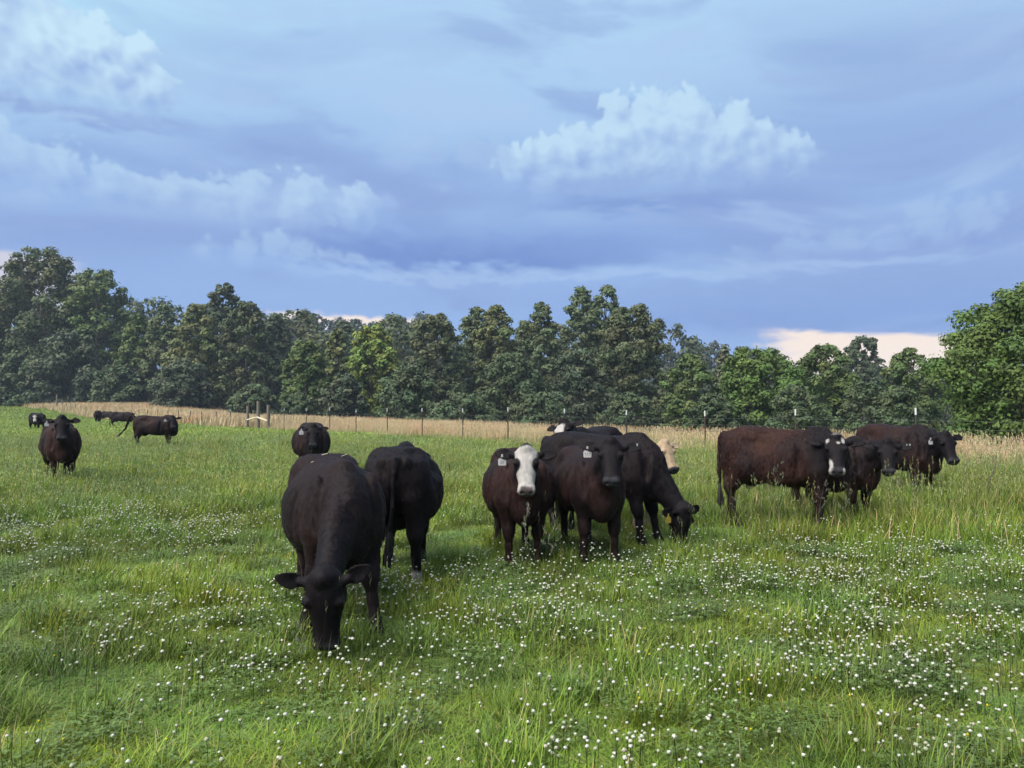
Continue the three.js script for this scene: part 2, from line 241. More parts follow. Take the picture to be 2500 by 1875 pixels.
function cow(o) {
  const root = thing('cow', o.label, 'cow', 'cattle in the pasture');
  const S = o.scale ?? 1, th = o.heading * R, X = o.at[0], D = o.at[1], y0 = land(X, D) - 0.015;
  root.position.set(X, y0, -D); root.rotation.y = th - Math.PI / 2;
  const fw = [Math.sin(th), Math.cos(th)], rt = [-Math.cos(th), Math.sin(th)];
  const local = (wx, wy, wd) => { const dx = wx - X, dz = D - wd; return V((dx * fw[0] + dz * fw[1]) / S, (wy - (o.flat ? 0 : y0)) / S, (dx * rt[0] + dz * rt[1]) / S); };
  const P = local(...o.poll), dl = (o.look[0] - o.heading) * R, pt = o.look[1] * R, roll = (o.look[2] ?? 0) * R;
  const ha = V(Math.cos(dl) * Math.cos(pt), -Math.sin(pt), -Math.sin(dl) * Math.cos(pt));            // along the face
  const hc0 = V(Math.sin(dl), 0, Math.cos(dl)), hb0 = hc0.clone().cross(ha).normalize();                // to the cow's right; out of the forehead
  const hb = hb0.clone().multiplyScalar(Math.cos(roll)).addScaledVector(hc0, Math.sin(roll)), hc = hc0.clone().multiplyScalar(Math.cos(roll)).addScaledVector(hb0, -Math.sin(roll));
  const K = o.head ?? 1, hp = (s, b, c) => P.clone().addScaledVector(ha, s * K).addScaledVector(hb, b * K).addScaledVector(hc, c * K);
  const caps = [], ells = [], cuts = [];
  const cap = (a, b, ra, rb, k = 0.05) => caps.push([a.x, a.y, a.z, b.x - a.x, b.y - a.y, b.z - a.z, 1 / Math.max(1e-9, a.distanceToSquared(b)), ra, rb, k]);
  const ell = (c, r, k = 0.06, e = null) => ells.push([c.x, c.y, c.z, r[0], r[1], r[2], k, e]);
  const fat = o.fat ?? 1, hollows = [];
  for (const z of [-1, 1]) hollows.push([-0.2, 1.13, z * 0.37, 0.13, 0.1, 0.085, 0.08], [0.27, 0.98, z * 0.4 * fat, 0.05, 0.3, 0.1, 0.06], [0.67, 0.98, z * 0.26, 0.055, 0.22, 0.1, 0.05], [-0.66, 1.3, z * 0.2, 0.12, 0.07, 0.09, 0.06]);
  for (const z of [-1, 1]) {
    ell(V(0.48, 0.95, z * 0.205), [0.135, 0.27, 0.085], 0.035);
    ell(V(0.55, 0.86, z * 0.17), [0.15, 0.17, 0.09], 0.1);
    ell(V(-0.56, 1.0, z * 0.16), [0.23, 0.3, 0.145], 0.1);
    ell(V(-0.4, 0.84, z * 0.235), [0.15, 0.2, 0.075], 0.09);
    ell(V(-0.38, 1.225, z * 0.185), [0.1, 0.05, 0.06], 0.12);
    ell(V(-0.76, 1.19, z * 0.1), [0.06, 0.06, 0.05], 0.06);
    ell(V(0.0, 0.86, z * 0.25 * fat), [0.42, 0.27, 0.125 * fat], 0.1);
  }
  ell(V(0.64, 0.66, 0), [0.15, 0.15, 0.12], 0.1);
  ell(V(-0.42, 0.63, 0), [0.16, 0.1, 0.12], 0.08);
  cap(V(0.5, 1.265, 0), V(0.34, 1.28, 0), 0.055, 0.04, 0.07);
  // legs: [forward offset of the foot, sideways offset] for front right, front left, hind right, hind left
  const legs = o.legs ?? [[0.02, 0], [-0.06, 0], [0.05, 0], [-0.08, 0]];
  legs.forEach(([dx, dz], i) => {
    const z = i % 2 ? -1 : 1;
    if (i < 2) {
      const e = V(0.46, 0.76, z * 0.185), k = V(0.48 + dx * 0.55, 0.405, z * 0.165 + dz * 0.5), f = V(0.47 + dx * 0.95, 0.125, z * 0.165 + dz * 0.9), t = V(0.5 + dx, 0.03, z * 0.168 + dz);
      cap(e, k.clone().lerp(e, 0.25), 0.115, 0.068, 0.09); cap(k.clone().lerp(e, 0.25), k, 0.068, 0.058, 0.03); ell(k.clone().add(V(0.008, -0.005, 0)), [0.058, 0.065, 0.056], 0.03);
      cap(k.clone().lerp(f, 0.12), k.clone().lerp(f, 0.55), 0.048, 0.04, 0.03); cap(k.clone().lerp(f, 0.5), f, 0.039, 0.045, 0.03); cap(f, t, 0.046, 0.056, 0.02); cap(t, V(t.x + 0.025, -0.03, t.z), 0.056, 0.064, 0.01);
    } else {
      const s = V(-0.47, 0.8, z * 0.2), h = V(-0.69 + dx * 0.45, 0.5, z * 0.165 + dz * 0.5), f = V(-0.64 + dx * 0.95, 0.13, z * 0.165 + dz * 0.9), t = V(-0.6 + dx, 0.03, z * 0.168 + dz);
      cap(s, h.clone().lerp(s, 0.25), 0.15, 0.078, 0.1); cap(h.clone().lerp(s, 0.3), h, 0.076, 0.058, 0.04); cap(V(-0.72, 0.86, z * 0.14), h.clone().add(V(-0.03, 0.03, 0)), 0.09, 0.035, 0.07); ell(h, [0.07, 0.075, 0.052], 0.03);
      cap(h, h.clone().lerp(f, 0.5), 0.052, 0.042, 0.03); cap(h.clone().lerp(f, 0.5), f, 0.042, 0.047, 0.03); cap(f, t, 0.047, 0.057, 0.02); cap(t, V(t.x + 0.025, -0.03, t.z), 0.057, 0.065, 0.01);
    }
  });
  // neck: crest, core and throat from the shoulders to the head
  const back = hp(0.03, -0.06, 0), jaw = hp(0.14, -0.13, 0), bend = o.bend ?? 0;
  const mid = (a, b, t, lift) => a.clone().lerp(b, t).add(V(0, lift, 0));
  const c0 = V(0.5, 1.15, 0), k0 = V(0.52, 0.98, 0), t0 = V(0.62, 0.8, 0);
  const cm = mid(c0, back, 0.55, 0.03 + bend), km = mid(k0, hp(0.07, -0.08, 0), 0.55, bend), tm = mid(t0, jaw, 0.55, -0.02 + bend);
  cap(c0, cm, 0.1, 0.072, 0.06); cap(cm, back, 0.072, 0.072, 0.04);
  cap(k0, km, 0.175, 0.112, 0.06); cap(km, hp(0.06, -0.07, 0), 0.112, 0.092, 0.05);
  cap(t0, tm, 0.12, 0.075, 0.07); cap(tm, jaw, 0.075, 0.062, 0.05);
  // head details
  for (const z of [-1, 1]) { ell(hp(0.16, 0.035, z * 0.106), [0.032, 0.032, 0.032], 0.05); ell(hp(0.14, -0.1, z * 0.075), [0.075, 0.075, 0.045], 0.06); ell(hp(0.445, 0.012, z * 0.052), [0.035, 0.035, 0.032], 0.03); cuts.push([hp(0.487, 0.014, z * 0.047), 0.017]); }
  ell(hp(0.0, 0.045, 0), [0.06, 0.06, 0.06], 0.06);
  const ear = [1, -1].map((z) => {
    const e = o.ears?.[z > 0 ? 0 : 1] ?? [0.02, -0.12];         // [forward of the forehead, towards the nose (minus is up)]
    const l = hc.clone().multiplyScalar(z).addScaledVector(hb, e[0]).addScaledVector(ha, e[1]).normalize();
    const b = hp(0.05, -0.015, z * 0.108), w = ha.clone().addScaledVector(l, -ha.dot(l)).normalize(), t = l.clone().cross(w).normalize();
    if (t.dot(hb) < 0) t.negate();
    cap(b.clone().addScaledVector(l, -0.03), b.clone().addScaledVector(l, 0.05), 0.036, 0.03, 0.03);
    return { c: b.clone().addScaledVector(l, 0.125), l, w, t, tip: b.clone().addScaledVector(l, 0.125).addScaledVector(w, 0.03) };
  });
  const tail = (o.tail ?? [[-0.82, 1.22, 0], [-0.88, 1.1, 0], [-0.885, 0.8, 0.01], [-0.87, 0.55, 0.02]]).map((p) => V(...p));
  for (let i = 0; i + 1 < tail.length; i++) cap(tail[i], tail[i + 1], (i ? 0.026 : 0.045) * (o.tailFat ?? 1), 0.024 * (o.tailFat ?? 1), i ? 0.02 : 0.06);
  const thick = o.cell > 0.02 ? 0.026 : 0.019;
  const field = (x, y, z) => {
    let d;
    { const xc = clamp(x, -0.84, 0.8), T = TRUNK(xc, 0), Bt = TRUNK(xc, 1), w = TRUNK(xc, 2) * (1 + (fat - 1) * ss(-0.6, -0.1, xc) * (1 - ss(0.25, 0.5, xc))), h = (T - Bt) / 2, yy = (y - (T + Bt) / 2) / h, narrow = 1 - (0.14 + 0.3 * ss(0.15, 0.5, xc) + 0.1 * ss(-0.5, -0.8, xc)) * clamp(yy) ** 1.5;
      const az = Math.abs(z) / (w * narrow), ay = Math.abs(yy), q = Math.pow(Math.pow(az, 2.35) + Math.pow(ay, 2.35), 1 / 2.35);
      d = Math.max((q - 1) * Math.min(w, h), Math.abs(x - xc) > 0 ? Math.hypot(Math.abs(x - xc), Math.max(0, q - 1) * w) : -9); }
    const dig = (e) => { const a = (x - e[0]) / e[3], b = (y - e[1]) / e[4], c = (z - e[2]) / e[5], k0 = Math.sqrt(a * a + b * b + c * c), k1 = Math.sqrt((a / e[3]) ** 2 + (b / e[4]) ** 2 + (c / e[5]) ** 2); return k1 > 1e-6 ? k0 * (k0 - 1) / k1 : -0.05; };
    for (const e of ells) { const px = x - e[0], py = y - e[1], pz = z - e[2]; if (px * px + py * py + pz * pz > 1) continue; const a = px / e[3], b = py / e[4], c = pz / e[5], k0 = Math.sqrt(a * a + b * b + c * c), k1 = Math.sqrt((a / e[3]) ** 2 + (b / e[4]) ** 2 + (c / e[5]) ** 2); d = smin(d, k1 > 1e-6 ? k0 * (k0 - 1) / k1 : -0.05, e[6]); }
    for (const e of hollows) if (d < 0.15) d = smax(d, -dig(e), e[6]);
    for (const c of caps) { const px = x - c[0], py = y - c[1], pz = z - c[2], t = clamp((px * c[3] + py * c[4] + pz * c[5]) * c[6]), ex = px - c[3] * t, ey = py - c[4] * t, ez = pz - c[5] * t; d = smin(d, Math.sqrt(ex * ex + ey * ey + ez * ez) - (c[7] + (c[8] - c[7]) * t), c[9]); }
    const px = x - P.x, py = y - P.y, pz = z - P.z;
    if (px * px + py * py + pz * pz < 0.8) {
      const s = (px * ha.x + py * ha.y + pz * ha.z) / K, b = (px * hb.x + py * hb.y + pz * hb.z) / K, c = (px * hc.x + py * hc.y + pz * hc.z) / K;
      const sc = clamp(s, -0.06, 0.5), T = FACE(sc, 0), Bt = FACE(sc, 1), w = FACE(sc, 2), h = (T - Bt) / 2, yy = (b - (T + Bt) / 2) / h;
      const aw = w * (yy < 0 ? 1 + 0.28 * Math.max(yy, -1.6) : 1), q = Math.pow(Math.pow(Math.abs(c) / aw, 2.4) + Math.pow(Math.abs(yy), 2.4), 1 / 2.4);
      let hd = (q - 1) * Math.min(w, h); if (s !== sc) hd = Math.hypot(Math.abs(s - sc), Math.max(0, hd)); 
      hd *= K; d = smin(d, hd, 0.035);
      // the mouth: a fine groove below the nose pad
      const mouth = Math.hypot((b + 0.052) , Math.max(0, 0.37 - s)) - 0.006; d = smax(d, -Math.max(mouth, Math.abs(hd) - 0.006), 0.008);
      for (const k of cuts) d = smax(d, -(Math.hypot(x - k[0].x, y - k[0].y, z - k[0].z) - k[1]), 0.012);
      for (const e of ear) {
        const ex = x - e.c.x, ey = y - e.c.y, ez = z - e.c.z, l = ex * e.l.x + ey * e.l.y + ez * e.l.z, w2 = ex * e.w.x + ey * e.w.y + ez * e.w.z, t = ex * e.t.x + ey * e.t.y + ez * e.t.z;
        const wid = 0.064 * (1 - 0.22 * clamp(l / 0.1)), tt = t + 0.022 - 7 * w2 * w2, a = l / 0.105, b2 = w2 / wid, c2 = tt / thick, k0 = Math.sqrt(a * a + b2 * b2 + c2 * c2), k1 = Math.sqrt((a / 0.105) ** 2 + (b2 / wid) ** 2 + (c2 / thick) ** 2);
        d = smin(d, k0 * (k0 - 1) / (k1 + 1e-6), 0.018);
      }
    }
    return d;
  };
  const lo = [-1.0, -0.06, -0.5], hi = [0.95, 1.42, 0.5];
  for (const q of [...tail, hp(-0.1, 0.1, 0.28), hp(-0.1, 0.1, -0.28), hp(0.56, 0.1, 0.2), hp(0.56, -0.2, -0.2), hp(0.2, -0.25, 0)]) ['x', 'y', 'z'].forEach((k, i) => { lo[i] = Math.min(lo[i], q[k] - 0.07); hi[i] = Math.max(hi[i], q[k] + 0.07); });
  const { pos, idx } = netMesh(field, lo, hi, o.cell);
  const N = pos.length / 3, nor = new Float32Array(N * 3), colr = new Float32Array(N * 3), e = 0.006, seed = o.seed ?? 1;
  for (let i = 0; i < N; i++) {
    let x = pos[i * 3], y = pos[i * 3 + 1], z = pos[i * 3 + 2];
    const gx = field(x + e, y, z) - field(x - e, y, z), gy = field(x, y + e, z) - field(x, y - e, z), gz = field(x, y, z + e) - field(x, y, z - e), gl = Math.hypot(gx, gy, gz) || 1;
    let nx = gx / gl, ny = gy / gl, nz = gz / gl;
    const hs = ((x - P.x) * ha.x + (y - P.y) * ha.y + (z - P.z) * ha.z) / K, hbv = ((x - P.x) * hb.x + (y - P.y) * hb.y + (z - P.z) * hb.z) / K, hcv = ((x - P.x) * hc.x + (y - P.y) * hc.y + (z - P.z) * hc.z) / K;
    const inHead = hs > -0.09 && hs < 0.6 && Math.abs(hcv) < 0.34 && hbv > -0.24 && hbv < 0.14, headness = 1 - ss(0.2, 0.62, Math.hypot(hs - clamp(hs, 0, 0.45), hbv, hcv)), nose = inHead && hs > 0.41 && hbv > -0.06;
    // coat relief: soft folds and the lie of the hair
    const rough = (inHead ? 0.35 : 1) * ss(0.1, 0.5, y) * (o.shag ?? 1), a1 = n3(x * 7 + seed, y * 5, z * 7), a2 = n3(x * 19 + seed, y * 9, z * 19), a3 = n3(x * 46, y * 16 + seed, z * 46);
    const lift = rough * (0.006 * a1 + 0.003 * a2);
    pos[i * 3] += nx * lift; pos[i * 3 + 1] += ny * lift; pos[i * 3 + 2] += nz * lift;
    const j = Math.min(0.42, rough * 0.24); nx += j * (n3(x * 24, y * 11, z * 24 + 5) + 0.7 * n3(x * 60, y * 22, z * 60 + seed)); ny += j * 0.7 * n3(x * 24 + 9, y * 11, z * 24); nz += j * (n3(x * 24, y * 11 + 7, z * 24) + 0.7 * n3(x * 60 + 4, y * 22, z * 60));
    const nl = Math.hypot(nx, ny, nz); nor.set([nx / nl, ny / nl, nz / nl], i * 3);
    const c = o.coat({ x, y, z, hs, hb: hbv, hc: hcv, head: inHead, headness, nose, a1, a2, a3, ny: gy / gl, seed });
    colr.set(c, i * 3);
  }
  const g = new THREE.BufferGeometry();
  g.setAttribute('position', new THREE.BufferAttribute(pos.map((v) => v * S), 3)); g.setAttribute('normal', new THREE.BufferAttribute(nor, 3)); g.setAttribute('color', new THREE.BufferAttribute(colr, 3)); g.setIndex(idx);
  part('body', g, MAT.coat, root);
  // loose hair standing off the coat
  if (o.hair) {
    const r = rng(seed * 77 + 3), m = new THREE.InstancedMesh(strand, MAT.fur, o.hair), M = new THREE.Matrix4(), cc = new THREE.Color(); let k = 0;
    for (let tries = 0; k < o.hair && tries < o.hair * 6; tries++) {
      const i = Math.floor(r() * N), y = pos[i * 3 + 1]; if (y < 0.3 && r() < 0.6) continue;
      const p = V(pos[i * 3], y, pos[i * 3 + 2]), hd = p.clone().sub(P), s = hd.dot(ha); if (hd.length() < 0.6 && s > 0.1 && r() < 0.9) continue;
      const n = V(nor[i * 3], nor[i * 3 + 1], nor[i * 3 + 2]), flow = V(-0.7, -0.9, 0).add(V(r() - 0.5, r() - 0.5, r() - 0.5)); flow.addScaledVector(n, -flow.dot(n)).normalize();
      const dir = n.clone().multiplyScalar(0.2 + 0.35 * r()).addScaledVector(flow, 1).normalize(), side = dir.clone().cross(n).normalize(), out = side.clone().cross(dir).negate(), L = (0.016 + 0.02 * r() * r()) * S * (o.shag ?? 1);
      M.makeBasis(side.multiplyScalar(1.1 + r()), dir.multiplyScalar(L), out.multiplyScalar(-L)); M.setPosition(p.addScaledVector(n, -0.002).multiplyScalar(S));
      m.setMatrixAt(k, M); const f = 0.7 + 0.6 * r(); m.setColorAt(k, cc.setRGB(colr[i * 3] * f, colr[i * 3 + 1] * f, colr[i * 3 + 2] * f)); k++;
    }
    m.count = k; m.name = 'coat_hair'; m.userData.kind = 'stuff'; m.castShadow = m.receiveShadow = true; root.add(m);
  }
  if (o.cell < 0.03) for (const z of [-1, 1]) { const q = part('eye', new THREE.SphereGeometry(0.0205 * S, 14, 10), MAT.eye, root); q.position.copy(hp(0.163, 0.04, z * 0.117).multiplyScalar(S)); }
  // tail switch
  const te = tail[tail.length - 1], td = te.clone().sub(tail[tail.length - 2]).normalize(), swL = o.cell < 0.03 ? 26 : 12, sw = [], rs = rng(seed + 50);
  for (let i = 0; i < swL; i++) { const d = td.clone().multiplyScalar(0.2 + 0.14 * rs()).add(V((rs() - 0.5) * 0.09, -0.03 * rs(), (rs() - 0.5) * 0.09)), a = te.clone().addScaledVector(td, -0.04), b = te.clone().add(V((rs() - 0.5) * 0.03, 0, (rs() - 0.5) * 0.03)).addScaledVector(d, 0.5), c = te.clone().add(d); sw.push(new THREE.TubeGeometry(new THREE.CatmullRomCurve3([a, b, c].map((v) => v.multiplyScalar(S))), 4, (0.004 + 0.004 * rs()) * S * (o.cell < 0.03 ? 1 : 2.2), 4)); }
  part('tail_switch', mergeGeometries(sw), new THREE.MeshStandardMaterial({ color: new THREE.Color(...(o.switch ?? [0.008, 0.007, 0.008])), roughness: 0.8 }), root);
  for (const [side, kind, text] of o.tags ?? []) {
    const E = ear[side === 'right' ? 0 : 1], t = part('ear_tag', tagGeo, MAT[kind], root), face = E.t.clone();
    t.position.copy(E.c.clone().addScaledVector(E.t, 0.012).addScaledVector(E.w, 0.012).addScaledVector(E.l, 0.02).multiplyScalar(S)); t.scale.setScalar(o.tagScale ?? 1.25);
    const up = V(0, 1, 0), zx = face.addScaledVector(up, -face.dot(up)).normalize(); t.quaternion.setFromRotationMatrix(new THREE.Matrix4().makeBasis(up.clone().cross(zx), up, zx));
    t.userData.label = (kind === 'tagWhite' ? 'white' : kind === 'tagYellow' ? 'yellow' : 'blue grey') + ' plastic ear tag';
    if (text) { const n = part('printed_number', new THREE.PlaneGeometry(0.046, 0.032), numberPlate(text), t); n.position.set(0, -0.06, 0.0042); }
    const b = part('tag_button', new THREE.CylinderGeometry(0.006, 0.006, 0.006, 10).rotateX(Math.PI / 2), MAT[kind], t); b.position.set(0, -0.004, 0.004);
  }
  for (const [side, along] of o.studs ?? []) { const E = ear[side === 'right' ? 0 : 1], s = part('ear_clip', new THREE.BoxGeometry(0.016, 0.024, 0.012), MAT.metal, root); s.position.copy(E.c.clone().addScaledVector(E.l, along).addScaledVector(E.w, -0.03).multiplyScalar(S)); }
  for (const [x, z, turn, len] of o.chaff ?? []) {              // bits of straw lying on the back
    const top = (() => { let y = 1.5; while (y > 0.8 && field(x, y, z) > 0) y -= 0.004; return y; })();
    const q = part('straw', new THREE.CylinderGeometry(0.0022, 0.0026, len, 5).rotateZ(Math.PI / 2), MAT.straw, root); q.position.set(x * S, (top + 0.012) * S, z * S); q.rotation.set(0, turn, 0.25);
  }
  return root;
}
// coats: linear base colours
const BLACK = [0.0037, 0.003, 0.0046], DARK = [0.0049, 0.0034, 0.0045], BROWN = [0.0132, 0.0058, 0.0054], RUST = [0.037, 0.0145, 0.0088], NOSE = [0.018, 0.0175, 0.022], WHITE = [0.245, 0.233, 0.224], HOOF = [0.012, 0.0105, 0.009];  // NOSE is grey, painted paler for the sky reflecting on the wet pad
const mix3 = (a, b, t) => [mix(a[0], b[0], t), mix(a[1], b[1], t), mix(a[2], b[2], t)];
const coat = ({ brown = 0.2, rust = 0, face = null, feet = null, extra = null, base = null } = {}) => (p) => {
  let c = base ? base(p) : mix3(BLACK, DARK, clamp(0.5 + 0.5 * p.a1));
  if (!base) {
    const top = 1 - p.headness, lie = n3(p.x * 34, p.y * 7 + p.x * 5, p.z * 34 + p.seed), blotch = clamp(0.52 + 0.5 * n3(p.x * 1.7 + p.seed, p.y * 1.5, p.z * 1.7) + 0.14 * p.a1 + 0.16 * lie);
    c = mix3(c, BROWN, clamp(brown * (0.35 + 1.2 * blotch)) * top); c = mix3(c, RUST, clamp(rust * (blotch - 0.22 + 0.2 * lie)) * top * ss(0.35, 0.75, p.y));
  }
  const g = 1 + 0.16 * p.a2 + 0.14 * p.a3; c = c.map((v) => v * g);
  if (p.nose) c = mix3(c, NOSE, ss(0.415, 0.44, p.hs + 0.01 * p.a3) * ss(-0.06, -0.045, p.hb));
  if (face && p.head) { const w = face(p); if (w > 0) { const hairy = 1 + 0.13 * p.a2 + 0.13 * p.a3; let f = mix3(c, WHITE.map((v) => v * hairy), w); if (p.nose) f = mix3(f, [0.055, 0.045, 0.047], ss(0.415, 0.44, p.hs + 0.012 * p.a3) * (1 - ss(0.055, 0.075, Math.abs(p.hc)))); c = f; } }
  if (feet) c = mix3(c, WHITE, feet(p));
  if (extra) c = mix3(c, WHITE, extra(p));
  if (p.y < 0.06) c = mix3(c, HOOF, feet && feet(p) > 0.2 ? 0.3 : 0.8);
  return c;
};
// ---------------------------------------------------------------- the herd
cow({ label: 'black cow grazing nearest, head down in clover, straw bits on its back', at: [-1.4, 6.2], heading: 22, scale: 0.94, poll: [-1.2, 0.56, 5.06], look: [2, 99], head: 1.08, bend: 0.05, cell: 0.0125, seed: 3, fat: 1.06, hair: 9000, coat: coat({ brown: 0.32, rust: 0.1 }),
  ears: [[0.0, -0.12], [0.0, -0.55]], legs: [[-0.06, 0.11], [0.2, -0.05], [0.0, 0], [-0.14, 0]], chaff: [[-0.3, 0.03, 1.4, 0.05], [-0.12, 0.16, 0.4, 0.035], [-0.3, -0.14, 2.0, 0.06], [0.02, -0.1, 1.1, 0.025]] });
cow({ label: 'black cow seen from behind with pale hind feet, beside the nearest grazing cow', at: [-1.1, 7.9], heading: 183, scale: 1.0, poll: [-1.42, 0.62, 9.02], look: [190, 78], bend: 0.05, cell: 0.0135, seed: 5, fat: 1.05, hair: 7000, coat: coat({ brown: 0.12, feet: (p) => p.x < 0 && p.z > 0 ? 1 - ss(0.14, 0.19, p.y + 0.02 * p.a2) : p.x > 0 && p.z < 0 ? 1 - ss(0.16, 0.2, p.y) : 0 }),
  tailFat: 0.8, tail: [[-0.82, 1.22, 0], [-0.86, 1.1, 0.0], [-0.865, 0.8, -0.01], [-0.84, 0.6, -0.03]], legs: [[0.1, 0], [-0.04, 0], [0.16, 0.02], [-0.12, -0.01]], tags: [['left', 'tagBlue']] });
const whiteFace = (p) => { const eye = Math.hypot((p.hs - 0.18) / 0.08, (Math.abs(p.hc) - 0.12) / 0.062), wob = 0.012 * p.a2; return ss(-0.035, 0.0, p.hs + wob) * (1 - ss(0.108, 0.125, Math.abs(p.hc) + wob - 0.02 * ss(0.2, 0.3, p.hs))) * ss(0.85, 1.1, eye) * ss(-0.15, -0.1, p.hb); };
cow({ label: 'dark brown cow with a white face and numbered white ear tag, facing the camera', at: [0.07, 8.6], heading: 6, scale: 0.91, poll: [0.135, 1.22, 7.62], look: [0, 63], cell: 0.014, seed: 8, fat: 1.1, shag: 1.15, hair: 8000, coat: coat({ brown: 0.95, rust: 0.16, face: whiteFace, extra: (p) => 0.5 * ss(0.05, 0.0, Math.hypot(p.x - 0.72, (p.y - 0.62) * 0.8, (p.z + 0.16))) }),
  ears: [[0.05, -0.1], [0.05, -0.05]], tags: [['right', 'tagWhite', '20']], legs: [[0.02, 0.0], [-0.02, 0], [0.05, 0.04], [-0.05, 0]] });
cow({ label: 'black brown cow with a white ear tag staring ahead, right of the white-faced cow', at: [0.84, 8.65], heading: 8, scale: 0.9, poll: [0.965, 1.285, 7.7], look: [-6, 60], cell: 0.014, seed: 12, fat: 1.02, hair: 8000, coat: coat({ brown: 0.62, rust: 0.12 }),
  ears: [[0.04, -0.14], [0.05, -0.04]], tags: [['right', 'tagWhite', '117']], studs: [['left', 0.05]], legs: [[0.06, 0.03], [0.04, -0.02], [0.0, 0], [-0.1, 0]] });
cow({ label: 'large black cow grazing with its head down to the right, yellow ear tag', at: [1.14, 9.85], heading: 56, scale: 1.02, poll: [2.02, 0.47, 9.25], look: [40, 98], bend: 0.06, cell: 0.016, seed: 15, fat: 1.02, hair: 6500, coat: coat({ brown: 0.12 }), ears: [[-0.15, 0.0], [0.0, 0.0]], tags: [['right', 'tagYellow']], legs: [[0.1, 0], [0.16, 0], [0.04, 0], [-0.1, 0]] });
cow({ label: 'black cow with a white blaze on its face peering over the grazing cow', at: [1.3, 12.85], heading: -30, scale: 1.03, poll: [0.8, 1.4, 11.95], look: [-20, 52, 18], cell: 0.02, seed: 18, coat: coat({ brown: 0.2, face: (p) => ss(0.06, 0.1, p.hs + 0.02 * p.a2) * (1 - ss(0.075, 0.095, Math.abs(p.hc - 0.03) + 0.01 * p.a2)) * ss(-0.12, -0.08, p.hb) }) });
const cream = (p) => { const g = 0.5 + 0.5 * p.a1; return mix3([0.2, 0.145, 0.09], [0.26, 0.2, 0.14], g); };
cow({ label: 'cream coloured calf half hidden behind the large grazing black cow', at: [1.52, 11.0], heading: 36, scale: 0.86, poll: [2.0, 1.16, 10.42], look: [30, 58], cell: 0.016, seed: 21, coat: coat({ base: cream }), switch: [0.26, 0.2, 0.13] });
const patchy = (p) => { const a = Math.hypot((p.hs - 0.06) / 0.045, (p.hc + 0.075) / 0.022), b = Math.hypot((p.hs - 0.055) / 0.035, (p.hc - 0.1) / 0.02), c = Math.hypot((p.hs - 0.1) / 0.016, (p.hc + 0.02) / 0.022), e = Math.hypot((p.hs - 0.4) / 0.1, (p.hc - 0.075) / 0.028), f = Math.hypot((p.hs - 0.47) / 0.045, (p.hc + 0.08) / 0.02), g = Math.hypot((p.hs + 0.02) / 0.02, p.hc / 0.06); return p.hb > -0.1 ? clamp(Math.max(...[a, b, c, e, f].map((v) => 1 - ss(0.8, 1.15, v + 0.15 * p.a2))) + 0.3 * (1 - ss(0.7, 1.1, g))) : 0; };
cow({ label: 'shaggy reddish brown cow with white patches on its black face, standing side-on', at: [3.66, 10.6], heading: 56, scale: 1.02, poll: [4.1, 1.24, 9.98], look: [-20, 58], cell: 0.0145, seed: 24, shag: 1.7, hair: 11000, coat: coat({ brown: 0.95, rust: 0.6, face: patchy }), ears: [[0.02, -0.1], [0.04, -0.06]], legs: [[0.0, 0], [-0.12, 0], [0.02, 0], [-0.16, 0]] });
cow({ label: 'dark brown cow chewing, just right of the white-patched cow, metal clip in ear', at: [4.78, 11.7], heading: 24, scale: 0.94, poll: [5.1, 1.15, 10.72], look: [-22, 60], cell: 0.016, seed: 27, shag: 1.3, hair: 6000, coat: coat({ brown: 0.6, rust: 0.35 }), ears: [[0.05, -0.08], [0.05, -0.02]], studs: [['left', 0.02], ['left', 0.06]] });
cow({ label: 'dark brown cow at the far right of the herd, white tag in its ear', at: [6.72, 13.7], heading: 20, scale: 1.02, poll: [6.97, 1.19, 12.72], look: [6, 60], cell: 0.018, seed: 30, shag: 1.3, hair: 5000, coat: coat({ brown: 0.6, rust: 0.2 }), ears: [[0.1, -0.08], [0.05, -0.12]], tags: [['right', 'tagWhite']] });
cow({ label: 'black cow mostly hidden behind the white-patched cow, only its back showing', at: [4.7, 14.0], heading: 95, scale: 0.93, poll: [5.65, 0.62, 14.0], look: [92, 75], cell: 0.03, seed: 33, coat: coat({ brown: 0.25 }) });
cow({ label: 'brown black cow standing alone at the left, facing the camera', at: [-9.5, 16.6], heading: 35, scale: 1.02, poll: [-8.92, 1.42, 15.62], look: [29, 58], cell: 0.02, seed: 36, fat: 0.95, hair: 4000, coat: coat({ brown: 0.85, rust: 0.35 }), ears: [[0.02, -0.1], [0.02, -0.08]], tags: [['right', 'tagWhite']], legs: [[0, -0.05], [0.0, 0.05], [0.05, 0], [-0.06, 0]] });
cow({ label: 'dark brown cow swinging its tail out, standing side-on near the fence', at: [-14.0, 31], heading: 96, scale: 1.02, poll: [-13.1, 1.28, 30.4], look: [30, 58], cell: 0.022, seed: 39, coat: coat({ brown: 0.7, rust: 0.1 }), tags: [['right', 'tagWhite']], tagScale: 1.6, tailFat: 1.5, tail: [[-0.82, 1.26, 0], [-0.91, 1.31, -0.01], [-1.0, 1.27, -0.03], [-1.06, 1.12, -0.04], [-1.09, 0.96, -0.05], [-1.14, 0.82, -0.06], [-1.22, 0.74, -0.07]] });
cow({ label: 'small distant black cow with a white face at the far left', at: [-31.9, 53], heading: 55, scale: 1.0, poll: [-31.55, 1.1, 52.1], look: [32, 55], cell: 0.032, seed: 42, coat: coat({ brown: 0.15, face: whiteFace }) });
cow({ label: 'distant dark cow grazing with its rump to the camera', at: [-39.4, 75], heading: 205, scale: 1.0, poll: [-39.9, 0.6, 76.1], look: [205, 75], cell: 0.045, seed: 45, coat: coat({ brown: 0.4 }) });
